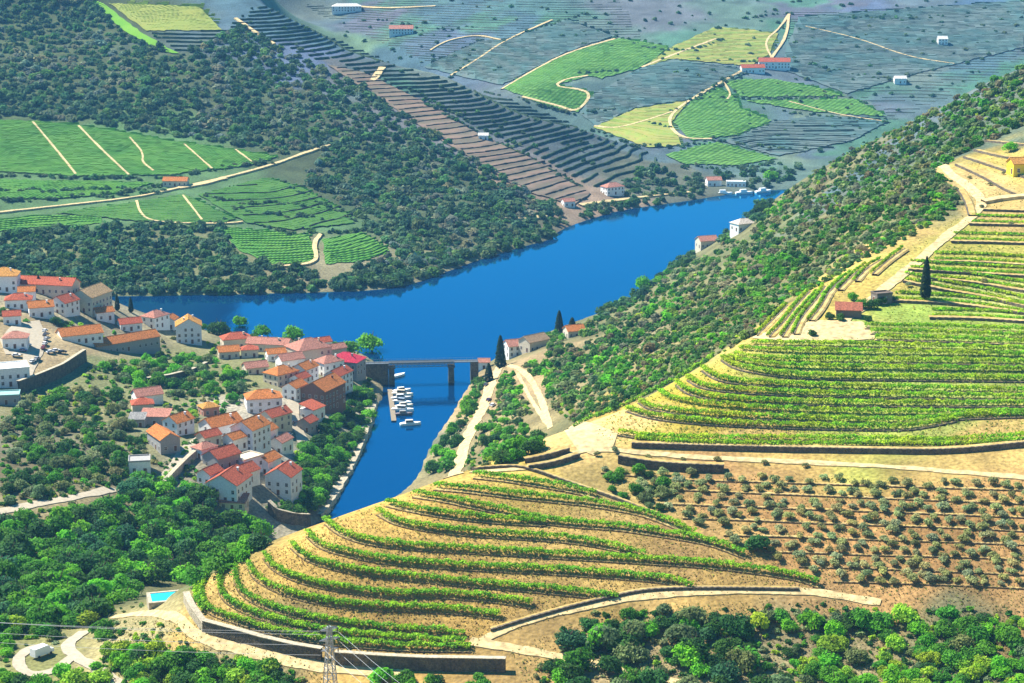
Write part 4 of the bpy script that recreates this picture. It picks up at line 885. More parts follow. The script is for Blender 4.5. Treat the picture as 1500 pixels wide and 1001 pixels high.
for y in (-2.45, 2.45):
    mb = MB(); mb.box(-1.5, SPAN+1.5, y-.12, y+.12, DECK-2.0, DECK-1.7); mb.box(-1.5, SPAN+1.5, y-.12, y+.12, DECK+0.32, DECK+0.6); n = 14; st = (SPAN+3)/n
    for k in range(n+1): mb.bar((-1.5+k*st, y, DECK-1.7), (-1.5+k*st, y, DECK+0.32), 0.09)
    for k in range(n):
        mb.bar((-1.5+k*st, y, DECK-1.7), (-1.5+(k+1)*st, y, DECK+0.32), 0.07); mb.bar((-1.5+(k+1)*st, y, DECK-1.7), (-1.5+k*st, y, DECK+0.32), 0.07)
    mb.build('truss_girder', M_STEEL, e)
    mb = MB(); mb.box(-15, SPAN+14, y-.05, y+.05, DECK+1.35, DECK+1.43)
    for k in range(0, int(SPAN+30), 3): mb.bar((-15+k, y, DECK+0.6 if 18 < k < SPAN+21 else DECK+0.3), (-15+k, y, DECK+1.35), 0.05)
    mb.build('railing', M_STEEL, e)
for x0, x1 in ((-15, -1.7), (SPAN+10, SPAN+14)):
    mb = MB(); mb.box(x0, x1, -2.2, 2.2, -4, DECK-0.12); mb.build('abutment', M_STONE, e)
for y in (-0.72, 0.72):
    mb = MB(); mb.box(-15, SPAN+14, y-.06, y+.06, DECK+0.304, DECK+0.45); mb.build('rail', M_IRON, e)
AVOID.append((617, 545, 45, 25))

# ------------------------------------------------------------------ boats at the pontoon
M_HULL = mat('boat_hull_paint', (0,0,0), 0.4, objcol=True, spec=0.5)
M_DECKW = mat('weathered_planks', (0.22,0.18,0.13), 0.9, var=0.3, scale=1.0)
def hull(l, w, h):
    mb = MB(); st = [(-1,.80,.75),(-.6,.95,1),(0,1,1),(.5,.8,1.02),(.82,.42,1.08),(1,.04,1.15)]; rows = []
    for s, ww, hh in st: rows.append([(s*l/2, -ww*w/2, h*hh), (s*l/2, -ww*w*.36, -.25), (s*l/2, ww*w*.36, -.25), (s*l/2, ww*w/2, h*hh)])
    for a, b in zip(rows[:-1], rows[1:]):
        for i in range(3): mb.face([a[i], a[i+1], b[i+1], b[i]])
        mb.face([a[3], a[0], b[0], b[3]])
    mb.face(rows[0][::-1]); mb.face(rows[-1])
    return mb.mesh('hull', M_HULL)
HULL = hull(9, 2.8, 1.1); mbc = MB(); mbc.box(-2.2, 1.2, -1.0, 1.0, 1.0, 2.3, taper=0.15); CAB = mbc.mesh('cabin', M_HULL)
mbw = MB(); mbw.box(-2.0, 1.16, -1.02, 1.02, 1.55, 2.02, taper=0.06); CWIN = mbw.mesh('cabin_window', M_GLASS)
pon = at_z(577, 596, 0); p0 = at_z(571, 572, 0); p1 = at_z(577, 618, 0)
v0 = Vector((*p0, 0)); v1 = Vector((*p1, 0)); dv = v1-v0
e = empty('pontoon', v0, math.atan2(dv.y, dv.x)); setp(e, 'narrow plank pontoon with the moored boats along it', 'pontoon')
mb = MB(); mb.box(0, dv.length, -1.2, 1.2, 0.35, 0.6); mb.build('deck', M_DECKW, e)
for k in range(5):
    mb = MB(); mb.box(k*dv.length/5+2, k*dv.length/5+5, -1.0, 1.0, -0.5, 0.35); mb.build('float', M_IRON, e)
BLAB = ['white cabin boat at the bridge end of the pontoon','cream boat moored second from the bridge','pale boat with grey hull midway along the pontoon','white cabin boat midway along the pontoon','cream boat after the midway white boats','white cabin boat second from the outer end of the pontoon','dark-hulled boat at the outer end of the pontoon','white boat on the open-water side near the outer end','white skiff alone under the bridge']
for k in range(9):
    t = (k+0.4)/8; q = v0 + dv*min(t, 1.0); sd = 1
    nrm = Vector((-dv.y, dv.x, 0)).normalized()*(1 if True else -1)
    if k < 8: loc = q + nrm*random.uniform(4.6, 7.2) if nrm.x > 0 else q - nrm*random.uniform(4.6, 7.2)
    if k == 7: loc = v1 + dv.normalized()*2.5 + Vector((8, -3, 0))
    if k == 8: loc = Vector((*at_z(583, 552, 0), 0))
    e = empty('moored_boat', loc, math.radians(random.uniform(-28, 28))+(0 if k != 8 else 1.2), random.uniform(.95, 1.3)); setp(e, BLAB[k], 'boat', 'boats at the pontoon')
    c = [(.78,.77,.74),(.70,.64,.52),(.45,.47,.48),(.80,.80,.78),(.70,.62,.50),(.8,.8,.8),(.16,.12,.12),(.8,.78,.74),(.75,.76,.75)][k]
    h_ = link('hull', HULL, e); h_.color = (*c, 1)
    if k != 8: c_ = link('cabin', CAB, e); c_.color = (*[(.62,.6,.55),(.5,.42,.3),(.6,.6,.6),(.25,.3,.36),(.55,.5,.42),(.6,.6,.58),(.3,.28,.26),(.55,.5,.45)][k % 8], 1); link('cabin_window', CWIN, c_)
for k, (bx, by) in enumerate([(1060,279),(1090,278),(1118,276)]):
    x, y = at_z(bx, by+6, 0); e = empty('moored_boat', (x, y, 0), 0.2*k, 1.6); setp(e, 'white boat moored off the far riverside houses', 'boat', 'boats at the far bend'); h_ = link('hull', HULL, e); h_.color = (.8,.8,.8,1); c_ = link('cabin', CAB, e); c_.color = (.8,.8,.8,1)

# ------------------------------------------------------------------ cars
M_PAINT = mat('car_paint', (0,0,0), 0.3, objcol=True, spec=0.5); M_TYRE = mat('tyre_rubber', (0.02,0.02,0.02), 0.8)
mb = MB(); prof = [(-2.05,.45),(-2.05,.85),(-1.75,.95),(-1.0,.98),(1.0,.95),(1.9,.80),(2.05,.62),(2.05,.4)]
for s in (-.85, .85): mb.face([(x, s, z) for x, z in (prof if s > 0 else prof[::-1])])
for a, b in zip(prof, prof[1:]+prof[:1]): mb.face([(a[0],-.85,a[1]),(a[0],.85,a[1]),(b[0],.85,b[1]),(b[0],-.85,b[1])])
CARB = mb.mesh('body', M_PAINT)
mb = MB(); gl = [(-1.75,.94),(-1.3,1.42),(.35,1.44),(1.05,.94)]
for s in (-.74, .74): mb.face([(x, s, z) for x, z in (gl if s > 0 else gl[::-1])])
for a, b in zip(gl[:-1], gl[1:]): mb.face([(a[0],-.74,a[1]),(a[0],.74,a[1]),(b[0],.74,b[1]),(b[0],-.74,b[1])])
CARG = mb.mesh('cabin_glass', M_GLASS)
mb = MB(); mb.box(-1.3,.36,-.70,.70,1.425,1.47); CARR = mb.mesh('car_roof', M_PAINT)
mb = MB(); n = 10
for i in range(n):
    a0, a1 = 6.283*i/n, 6.283*(i+1)/n; q = lambda a, y: (math.cos(a)*.32, y, math.sin(a)*.32)
    mb.face([q(a0,-.1), q(a1,-.1), q(a1,.1), q(a0,.1)]); mb.face([(0,-.1,0), q(a1,-.1), q(a0,-.1)]); mb.face([(0,.1,0), q(a0,.1), q(a1,.1)])
WHEEL = mb.mesh('wheel', M_TYRE)
CARS = [(66,487,80,(.7,.7,.7)),(67,493,80,(.06,.06,.07)),(68,499,80,(.5,.5,.52)),(66,506,82,(.75,.75,.75)),(64,512,84,(.25,.03,.03)),(40,508,20,(.7,.7,.7)),(34,516,15,(.1,.14,.3)),(24,523,12,(.75,.75,.75)),(74,518,40,(.6,.62,.65)),(82,516,40,(.75,.75,.75)),(92,518,35,(.06,.07,.08)),(48,532,70,(.75,.75,.73)),(55,528,72,(.3,.32,.34)),
 (424,640,75,(.75,.75,.75)),(428,622,75,(.08,.08,.09)),(716,588,70,(.10,.04,.10)),(722,596,60,(.7,.7,.7)),(712,566,75,(.1,.1,.12))]
CN = {(.7,.7,.7):'silver',(.06,.06,.07):'black',(.5,.5,.52):'grey',(.75,.75,.75):'white',(.25,.03,.03):'dark red',(.1,.14,.3):'dark blue',(.6,.62,.65):'pale silver',(.06,.07,.08):'black',(.75,.75,.73):'off-white',(.3,.32,.34):'charcoal',(.08,.08,.09):'black',(.10,.04,.10):'dark plum',(.1,.1,.12):'black'}
for k, (bx, by, an, c) in enumerate(CARS):
    p = castp(bx, by); e = empty('parked_car', p + Vector((0,0,0.35)), math.radians(an)); wh = 'parked in the village car park' if k < 13 else ('parked on the village street' if k < 15 else 'parked on the road along the inlet bank')
    setp(e, f'{CN[c]} car {wh}', 'car', 'cars ' + wh)
    link('body', CARB, e).color = (*c, 1); link('cabin_glass', CARG, e); link('car_roof', CARR, e).color = (*c, 1)
    for x in (-1.3, 1.3):
        for y in (-.78, .78): link('wheel', WHEEL, e, (x, y, .32))
AVOID.append((40, 516, 40, 44))
AVOID.append((716, 588, 14, 14))
# white van on the hairpin
p = castp(62, 962); e = empty('delivery_van', p+Vector((0,0,.4)), 0.9, 1.25); setp(e, 'white van standing on the hairpin bend', 'van')
mb = MB(); vp = [(-2.6,.4),(-2.6,2.3),(1.0,2.35),(1.8,1.35),(2.6,1.15),(2.65,.4)]
for s in (-.95, .95): mb.face([(x, s, z) for x, z in (vp if s > 0 else vp[::-1])])
for a, b in zip(vp, vp[1:]+vp[:1]): mb.face([(a[0],-.95,a[1]),(a[0],.95,a[1]),(b[0],.95,b[1]),(b[0],-.95,b[1])])
mb.build('body', M_PAINT, e).color = (.8,.8,.8,1)
mb = MB(); mb.face([(1.08,-.85,2.28),(1.08,.85,2.28),(1.81,.85,1.42),(1.81,-.85,1.42)][::-1]); o = mb.build('windscreen', M_GLASS, e); o.location = (0.03,0,0.03)
for x in (-1.6, 1.7):
    for y in (-.9, .9): link('wheel', WHEEL, e, (x, y, .32))
AVOID.append((56, 970, 40, 24)); AVOID.append((125, 955, 22, 30))

# ------------------------------------------------------------------ pylon and wires
M_GALV = mat('galvanised_steel', (0.36,0.38,0.40), 0.5, metallic=0.3)
Yp = 440.0; ax, tx_ = ray(482, 918); px_, pt = float(ax)*Yp, CAMZ-float(tx_)*Yp; pz = float(hgt(px_, Yp)); PH = pt-pz
e = empty('electricity_pylon', (px_, Yp, pz), 0.5); setp(e, 'grey lattice electricity pylon below the spur', 'pylon')
def wid(z): return 0.75 + (1-z/PH)*2.2
for sx in (-1, 1):
    for sy in (-1, 1):
        mb = MB(); mb.bar((sx*wid(0)/1, sy*wid(0), -1), (sx*wid(PH)*.5, sy*wid(PH)*.5, PH), 0.10); mb.build('leg', M_GALV, e)
mb = MB(); nb = 16
def cw(z): return wid(0) + (wid(PH)*.5-wid(0))*(z+1)/(PH+1)
for k in range(nb):
    z0, z1 = PH*k/nb, PH*(k+1)/nb; a, b = cw(z0), cw(z1)
    for (p, q) in (((-1,-1),(1,-1)),((1,-1),(1,1)),((1,1),(-1,1)),((-1,1),(-1,-1))):
        mb.bar((p[0]*a,p[1]*a,z0),(q[0]*b,q[1]*b,z1),0.055); mb.bar((q[0]*a,q[1]*a,z0),(p[0]*b,p[1]*b,z1),0.055); mb.bar((p[0]*b,p[1]*b,z1),(q[0]*b,q[1]*b,z1),0.055)
mb.build('bracing', M_GALV, e)
ARMS = []
for k, (dz, al) in enumerate(((0.6, 2.2), (3.2, 2.6), (5.8, 2.2))):
    z = PH-dz
    for s in (-1, 1):
        mb = MB(); tip = (s*al, 0, z)
        for y in (-.4, .4): mb.bar((s*.35, y, z+.45), tip, 0.06); mb.bar((s*.35, y, z-.35), tip, 0.06)
        arm = mb.build('cross_arm', M_GALV, e)
        ib = MB(); ib.bar((s*al, 0, z-.05), (s*al, 0, z-1.0), 0.1); ib.build('insulator', M_GLASS, arm)
        c5, s5 = math.cos(.5), math.sin(.5); ARMS.append((Vector((px_+s*al*c5, Yp+s*al*s5, pz+z-1.0)), k, s))
def wire(a, b, sag, label):
    mb = MB(); n = 36; prev = None
    for i in range(n+1):
        t = i/n; q = a.lerp(b, t) - Vector((0,0,sag*4*t*(1-t)))
        if prev: mb.bar(prev, q, 0.026)
        prev = q
    o = Vector(a); mb.v = [tuple(Vector(v)-o) for v in mb.v]
    setp(mb.build('power_line', M_GALV, None, o), label, 'wire', 'power lines')
for (pt_, k, s) in ARMS:
    if (k, s) in ((0,-1),(0,1),(1,-1),(2,-1)):
        wire(pt_, Vector((pt_.x-190, pt_.y+30-s*3, pt_.z+1.0)), 3.0, 'thin pale power line running left from the pylon over the trees')
    if (k, s) in ((0,1),(1,1),(2,1),(1,-1)):
        wire(pt_, Vector((pt_.x+85, pt_.y-190, pt_.z+34)), 6.0, 'thin pale power line dropping from the pylon towards the viewpoint')

for nm, px, w, m, lab in TRACKS:
    if px[0][1] > 400 or px[-1][1] > 400:
        for q in resample(px, 7): AVOID.append((q[0], q[1]+3, 4+w*0.9, 5))
# ------------------------------------------------------------------ cypresses and single trees
def cyp_mesh(seed):
    r = np.random.default_rng(seed); n = 900; t = r.random(n)**0.8; a = r.random(n)*6.283; prof = np.minimum(1, t*5+0.35)*(1-t)**0.55*1.05
    R = prof*(0.85+0.25*r.random(n)); C = np.c_[np.cos(a)*R, np.sin(a)*R, t*9.0]
    V, Fc = leaf_cloud(C, (0.22+0.32*prof)*(0.7+0.6*r.random(n)), r, np.c_[np.cos(a), np.sin(a), 0.3*np.ones(n)], 0.8, 0.0)
    return mesh_np('crown', V, Fc, M_LEAF)
CYP = [cyp_mesh(s) for s in range(3)]; CYPT = MB().bar((0,0,-1), (0,0,1.5), 0.2).mesh('trunk', M_BARK)
for bx, by, hpx, wpx, lab in [(1355,439,66,8.5,'tall dark cypress standing alone on the hilltop terraces'),(733,540,52,8.5,'dark cypress beside the sandy bank road'),(819,489,36,7,'pointed cypress above the bank houses'),(838,486,22,7,'shorter dark tree beside the pointed cypress'),(57,425,24,3.5,'slim cypress in front of the long red roof, towards the golden roof'),(82,425,22,3.5,'slim cypress in front of the long red roof, towards the warehouse'),(172,455,26,4,'slim cypress at the corner of the sage warehouse'),(192,458,24,4,'slim cypress between warehouse and pavilion'),(716,560,30,7,'small cypress under the bank road'),(1106,318,12,3,'tiny cypress beside the white estate house')]:
    p = castp(bx, by); k = p.y/2900; e = empty('cypress_tree', p, 0); setp(e, lab, 'cypress'); c = link('crown', CYP[by % 3], e); c.scale = (wpx*k, wpx*k, hpx*k/9.2); c.color = (0.018,0.045,0.016,1); c.location = (0,0,0.2); link('trunk', CYPT, e)
DARKG, MIDG, VIVG, OLIVEG, GREYG, YELG, BLUEG = (0.045,0.14,0.025), (0.085,0.28,0.022), (0.14,0.44,0.02), (0.25,0.29,0.13), (0.16,0.23,0.085), (0.30,0.48,0.03), (0.05,0.16,0.06)
for bx, by, r, c, lab in [(545,524,7,VIVG,'big round bright green tree beside the bridge abutment'),(512,519,5,MIDG,'round green tree behind the crimson-roofed house'),(322,491,6,DARKG,'dark round tree next to the tall golden-roofed house'),(352,488,4.5,VIVG,'bright green round tree, second of the riverside row'),(384,494,5,MIDG,'green round tree, third of the riverside row'),(430,498,5.5,VIVG,'green round tree at the bridge end of the riverside row'),
  (1290,446,2.2,DARKG,'dark tree beside the ruined stone house'),(1262,452,2.4,MIDG,'green tree behind the stone barn'),(1216,468,1.5,DARKG,'dark bush at the yard end of the barn'),(1277,452,1.9,DARKG,'dark tree between barn and ruin'),(1308,441,1.6,DARKG,'dark shrub past the ruined stone house'),(1272,470,1.5,DARKG,'dark shrub in front of the barn corner'),(1250,440,2.0,VIVG,'bright tree on the crest behind the barn'),(1190,492,1.4,DARKG,'small olive standing on the bare hilltop yard'),(1232,470,1.6,DARKG,'dark bush at the barn wall'),(1110,808,3.0,DARKG,'round dark evergreen between spur and olive grove'),(1480,222,3.0,VIVG,'green tree above the yellow house'),(1130,265,7,VIVG,'bright green tree at the river bend'),(945,425,6,VIVG,'bright green tree on the water edge below the wood, larger'),(968,415,4.5,VIVG,'bright green tree on the water edge below the wood, smaller')]:
    tree(castp(bx, by), r*1.15, c, 'broadleaf_tree', lab, None, cz=0.08)
for bx, by in [(1400,215),(1420,262),(1438,305),(1408,300),(1400,280),(1450,272),(1470,256),(1480,330),(900,662),(875,668),(950,672),(1000,676),(1050,678),(1120,680),(1180,684),(1330,420),(1440,415)]:
    tree(castp(bx, by), random.uniform(1.1, 1.7), OLIVEG, 'olive_tree', 'small olive tree at the edge of a sandy track', 'olives along the tracks', OLIVE_T, 'olive tree', 1.0, 0.25)
bl = [(20,925),(48,918),(75,925),(100,910),(128,915),(150,935),(158,960),(170,975),(145,1000),(110,1005),(90,995),(12,1000),(30,1008),(60,1006),(5,945),(10,960),(180,955),(200,965),(225,960),(250,972),(280,975),(310,980),(340,985),(300,995),(260,990),(215,985),(360,995),(395,990),(420,1000),(195,990),(140,980),(560,1000),(590,1004),(640,1003),(810,985),(825,1000)]
for q, p in zip(bl, cast(bl)): tree(Vector(p), random.uniform(2.0, 3.6), pick([VIVG, MIDG, YELG, DARKG, VIVG]), 'lane_tree', 'leafy bright green tree near the lane and the sandy foot track', 'trees by the lane', cz=0.05)  # same broadleaf models as the ravine wood, in brighter greens
# ------------------------------------------------------------------ olive grove
og = []
for k, r in enumerate(OLROWS):
    P = resample(smooth(r, 1), 1.0); x = random.uniform(4, 14)
    while x < len(P)-1:
        q = P[int(x)]; og.append((q[0]+random.uniform(-3, 3), q[1]+random.uniform(-5, 4))); x += random.uniform(17, 30)
    if k < 7:
        x = random.uniform(10, 24)
        while x < len(P)-1:
            q = P[int(x)]; og.append((q[0]+random.uniform(-4, 4), q[1]+12+random.uniform(-3, 3))); x += random.uniform(22, 44)
for q, p in zip(og, cast(og)):
    tree(Vector(p), random.uniform(1.35, 2.1), pick([(0.34,0.38,0.16), (0.38,0.41,0.20), (0.26,0.32,0.12), (0.34,0.40,0.15)]), 'olive_tree', 'grey-green olive tree of the grove on the dry slope', 'olive trees of the grove', OLIVE_T, 'olive tree', 0.95, 0.16)
# ------------------------------------------------------------------ woods of single trees
def wood(poly, dx, dy, rr, cols, label, group, name='broadleaf_tree', gap=0.0, templ=TREE_T, cat='tree', cz=0.05, hs=1.0, maxn=300):
    pts = scatter(poly, dx, dy, gap, maxn=maxn)
    if not pts: return
    for q, p in zip(pts, cast(pts)):
        if p[2] < 0.3: continue
        tree(Vector(p), random.uniform(*rr), pick(cols), name, label, group, templ, cat, hs, cz)
wood([(0,770),(60,765),(170,732),(220,702),(290,712),(312,752),(385,768),(395,790),(380,806),(300,852),(275,876),(232,868),(165,892),(150,905),(60,925),(0,930)], 20, 12, (3.2, 5.8), [DARKG, MIDG, VIVG, MIDG, DARKG, BLUEG, VIVG], 'green tree in the dense ravine wood below the village', 'trees of the ravine wood', gap=0.02)
wood([(170,945),(280,962),(420,990),(470,1010),(170,1025)], 22, 13, (2.2, 3.8), [DARKG, MIDG, VIVG, YELG], 'green tree under the sandy track at the foot of the spur', 'trees at the foot of the spur', gap=0.15)
wood([(0,905),(130,905),(160,930),(100,950),(20,945),(0,960)], 22, 13, (2.5, 4.2), [DARKG, MIDG, VIVG], 'green tree above the hairpin bend', 'trees by the hairpin')
wood([(0,985),(60,1000),(170,1010),(170,1040),(0,1040)], 22, 12, (1.5, 2.6), [VIVG, YELG, MIDG], 'low bright tree below the hairpin bend', 'trees by the hairpin, below')
wood([(800,985),(850,925),(920,900),(1000,893),(1080,905),(1120,1030),(850,1040)], 29, 17, (2.0, 4.8), [DARKG, DARKG, MIDG, BLUEG, GREYG, VIVG], 'dark tree in the hollow under the olive track', 'trees of the hollow', name='belt_tree', gap=0.25)  # hollow and belt: ordinary broadleaf trees, no known species
wood([(1080,905),(1180,895),(1300,912),(1400,905),(1520,905),(1520,1040),(1120,1040)], 26, 14, (1.5, 3.6), [DARKG, MIDG, GREYG, VIVG, YELG, MIDG], 'tree in the green belt under the olive grove', 'trees of the green belt', name='belt_tree', gap=0.24)
wood([(1230,975),(1520,960),(1520,1045),(1230,1045)], 34, 18, (2.0, 3.0), [YELG, VIVG], 'bright yellow-green tree at the foot of the green belt', 'bright trees of the green belt', name='belt_foot_tree', gap=0.25)  # broadleaf crowns like the rest of the belt, not conifers
wood([(560,992),(680,992),(740,1000),(740,1030),(560,1030)], 34, 18, (1.8, 2.8), [MIDG, VIVG], 'green tree in front of the shaded retaining wall', 'trees before the retaining wall', gap=0.2)
wood([(880,700),(920,690),(960,700),(1000,730),(960,752),(905,735)], 24, 13, (1.5, 2.6), [DARKG, GREYG, MIDG], 'dark bushy tree between the spur and the olive grove', 'bushy trees beside the grove')
wood([(148,525),(238,518),(255,528),(330,520),(352,548),(365,560),(345,590),(300,585),(215,578),(160,560)], 14, 8.5, (2.2, 4.2), [DARKG, MIDG, VIVG, GREYG, MIDG], 'green tree on the garden slope above the village roofs', 'garden slope trees', name='garden_tree', gap=0.1)
wood([(440,650),(480,620),(512,575),(545,560),(545,600),(532,640),(505,690),(480,735),(440,760),(395,750),(430,715)], 13, 9, (2.2, 4.0), [DARKG, MIDG, VIVG, DARKG], 'green tree between the lower houses and the stone quay', 'trees above the quay', name='garden_tree')
wood([(0,600),(90,575),(150,570),(200,605),(195,640),(225,668),(195,700),(160,715),(0,742)], 17, 10, (1.8, 4.2), [DARKG, GREYG, OLIVEG, DARKG, MIDG], 'scrubby tree on the dry slope beside the carport house', 'trees of the dry slope', name='scrub_tree', gap=0.2)
wood([(0,455),(110,470),(95,492),(75,480),(20,470),(0,475)], 20, 11, (1.8, 3.2), [MIDG, VIVG, DARKG], 'green tree between the car park and the upper houses', 'trees above the car park', name='garden_tree')
wood([(230,605),(300,595),(320,615),(290,640),(250,610),(180,650),(180,620)], 20, 11, (1.4, 2.6), [MIDG, DARKG, YELG], 'small tree among the ramp houses', 'trees among the ramp houses', name='garden_tree', gap=0.1)
wood([(300,475),(440,490),(540,512),(540,520),(440,505),(340,500),(290,490)], 22, 9, (2.5, 4.0), [MIDG, DARKG], 'green tree along the village riverfront', 'riverfront trees', name='garden_tree', gap=0.3)
wood([(622,705),(640,655),(665,620),(690,580),(700,550),(712,560),(700,600),(680,640),(660,690)], 13, 9, (2.4, 4.4), [DARKG, MIDG, VIVG], 'leafy tree on the bank of the inlet', 'trees on the inlet bank', name='riverside_tree')
wood([(700,640),(730,615),(770,625),(800,655),(770,675),(715,680)], 16, 10, (2.4, 4.2), [DARKG, MIDG, VIVG], 'green tree beside the bank road below the shoulder', 'trees beside the bank road', name='riverside_tree')
wood([(745,500),(800,488),(860,485),(830,515),(800,530),(750,520)], 13, 7, (2.0, 3.4), [DARKG, MIDG, GREYG, VIVG], 'tree around the bank houses', 'trees around the bank houses', name='garden_tree', gap=0.15)
# ------------------------------------------------------------------ the wooded flank: 300 single shrubs, the rest one mass
FLANK = [(720,610),(702,575),(714,545),(735,527),(780,503),(820,486),(880,466),(925,443),(960,413),(985,393),(1030,371),(1060,351),(1085,332),(1120,315),(1135,292),(1250,216),(1400,146),(1520,90),(1520,178),(1430,216),(1390,236),(1398,268),(1404,305),(1335,348),(1250,391),(1155,444),(1105,490),(1005,549),(905,596),(838,621),(812,600),(800,560),(770,545),(760,560),(780,610)]
fl = scatter(FLANK, 10.5, 7.5, 0.08); f3 = cast(fl); order = np.argsort(f3[:, 1])
FCOL = [OLIVEG, GREYG, GREYG, MIDG, DARKG, (0.12,0.24,0.05), (0.15,0.28,0.05), (0.20,0.19,0.10), DARKG]
order = [i for i in order if f3[i, 2] > 0.4 and f3[i, 1] < 1800]
def fcol(q): 
    n = vnoise(np.array(q[0]/70), np.array(q[1]/50)); return pick([VIVG, MIDG, (0.17,0.32,0.04)]) if n > 0.10 and random.random() < 0.75 else pick(FCOL)
for i in order[:300]: shrub(Vector(f3[i]), random.uniform(1.7, 3.1), fcol(fl[i]), 'scrub_bush', 'rounded scrub bush on the wooded flank beside the upper vineyard', 'scrub bushes of the wooded flank')
rest = order[300:]
mass('scrub_wood', 'dense grey-green scrub wood covering the flank above the river', [f3[i] for i in rest], [random.uniform(2.2, 4.0) for _ in rest], [fcol(fl[i]) for i in rest], MASS_D)
def undergrowth(name, label, polys, rr, cols, templ=None):
    pts = []
    for poly, dx, dy, g in polys: pts += scatter(poly, dx, dy, g)
    p3 = cast(pts); sel = [i for i in range(len(pts)) if p3[i, 2] > 0.4]
    mass(name, label, p3[sel], [random.uniform(*rr) for _ in sel], [pick(cols) for _ in sel], templ or MASS_T)
undergrowth('undergrowth', 'low scrub and garden greenery between the village trees', [([(0,590),(120,560),(130,535),(330,515),(360,560),(380,580),(300,620),(250,610),(190,600),(230,660),(180,720),(0,745)], 9, 6, 0.25), ([(440,640),(545,555),(545,610),(500,700),(450,765),(390,755),(425,700)], 8, 5, 0.1), ([(0,455),(130,475),(250,470),(300,500),(260,520),(150,545),(120,500),(80,475),(0,480)], 9, 6, 0.3), ([(300,500),(440,510),(400,570),(330,560)], 9, 5, 0.3), ([(180,600),(310,590),(320,700),(260,720),(200,700)], 9, 6, 0.4)], (0.9, 2.0), [DARKG, MIDG, GREYG, MIDG, YELG, OLIVEG], MASS_U)
undergrowth('undergrowth', 'low scrub along the foot of the hill and the hairpin', [([(0,900),(160,890),(250,920),(430,985),(480,1010),(0,1010)], 13, 8, 0.25), ([(760,965),(860,900),(1180,885),(1520,895),(1520,1020),(800,1020)], 14, 9, 0.3), ([(0,750),(170,725),(300,720),(390,780),(270,880),(150,900),(0,930)], 14, 9, 0.2)], (0.6, 1.5), [DARKG, MIDG, GREYG, YELG, OLIVEG], MASS_T)
undergrowth('undergrowth', 'patchy low scrub on the wooded flank', [(FLANK, 6.8, 4.8, 0.2), ([(620,700),(650,640),(700,560),(760,620),(800,660),(700,690)], 8, 6, 0.2)], (0.9, 1.9), FCOL+[YELG, MIDG], MASS_U)
# ------------------------------------------------------------------ far woods
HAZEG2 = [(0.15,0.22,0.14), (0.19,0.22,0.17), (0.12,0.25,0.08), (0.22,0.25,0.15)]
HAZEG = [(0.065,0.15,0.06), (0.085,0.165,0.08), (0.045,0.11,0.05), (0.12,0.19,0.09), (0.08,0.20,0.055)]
FOREST = [(-40,-5),(132,-5),(180,48),(262,84),(330,52),(345,30),(420,75),(480,100),(560,148),(640,200),(720,252),(790,290),(830,308),(815,335),(800,345),(720,368),(640,398),(570,420),(480,424),(500,402),(580,372),(545,335),(505,302),(440,262),(485,218),(420,226),(330,212),(240,200),(170,187),(110,178),(-40,170)]
pts = scatter(FOREST, 10.2, 6.4, 0.03); p3 = cast(pts)
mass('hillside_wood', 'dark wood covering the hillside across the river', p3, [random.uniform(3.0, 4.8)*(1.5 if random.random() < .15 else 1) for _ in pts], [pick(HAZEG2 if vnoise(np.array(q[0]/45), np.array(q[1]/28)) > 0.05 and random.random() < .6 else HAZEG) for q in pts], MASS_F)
pts = []
for poly, g in (([(-40,346),(60,338),(150,332),(325,334),(345,370),(400,393),(470,398),(478,427),(330,431),(190,433),(60,420),(-40,400)], 0.15), ([(480,424),(560,395),(640,385),(720,360),(808,335),(806,352),(770,360),(690,385),(600,418),(545,426)], 0.0), ([(815,335),(860,305),(950,240),(1000,262),(1015,285),(960,300),(880,318)], 0.2), ([(1005,292),(1000,258),(1090,250),(1170,246),(1160,268),(1110,276),(1060,282)], 0.2)):
    pts += scatter(poly, 10.5, 6.0, g)
pts += scatter([(860,462),(925,428),(955,400),(972,380),(1005,358),(1036,336),(1068,313),(1110,298),(1135,290),(1120,318),(1085,337),(1030,377),(985,399),(925,449),(880,472)], 8, 6, 0.1)
p3 = cast(pts); sel = [i for i in range(len(pts)) if p3[i, 2] > 0.4]
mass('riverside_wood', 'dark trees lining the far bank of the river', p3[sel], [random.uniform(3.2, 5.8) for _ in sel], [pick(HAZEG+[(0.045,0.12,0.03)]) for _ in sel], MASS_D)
HEDGES = [[(300,290),(360,300),(430,300),(490,312)],[(340,306),(400,318),(470,322)],[(0,280),(100,282),(180,276)],[(420,275),(470,300),(540,335)],[(150,290),(240,282)],[(950,180),(980,190)],[(1000,160),(1060,125)],[(760,145),(840,168),(900,160)],[(620,150),(690,190),(770,230),(850,275)],[(-15,258),(110,262),(235,263),(330,246),(400,240)],[(-15,296),(100,290),(180,284),(240,272)],[(870,190),(930,215),(1000,216),(1046,203)],[(1045,205),(1100,215),(1200,222)],[(985,165),(1030,135),(1090,108)],[(1060,145),(1150,146),(1230,143)],[(1150,165),(1250,176),(1300,182)],[(700,60),(680,95),(660,115)],[(740,60),(800,40),(860,20)],[(1150,88),(1250,110),(1330,122)],[(900,105),(850,110)],[(1230,25),(1320,30),(1380,25)],[(1000,245),(1080,246),(1150,240)],[(380,330),(430,345),(455,342)],[(330,325),(250,330),(200,330)],[(600,130),(680,175),(760,215)],[(560,30),(620,45),(700,40)],[(1080,30),(1160,20)],[(470,345),(540,336),(590,370),(570,388)],[(1060,60),(1000,75),(950,70),(905,55)],[(1090,92),(1120,90),(1150,92)]]
hp = []
for r in HEDGES:
    for q in resample(r, 7):
        if random.random() < 0.85: hp.append((q[0]+random.uniform(-2, 2), q[1]+random.uniform(-2, 2)))
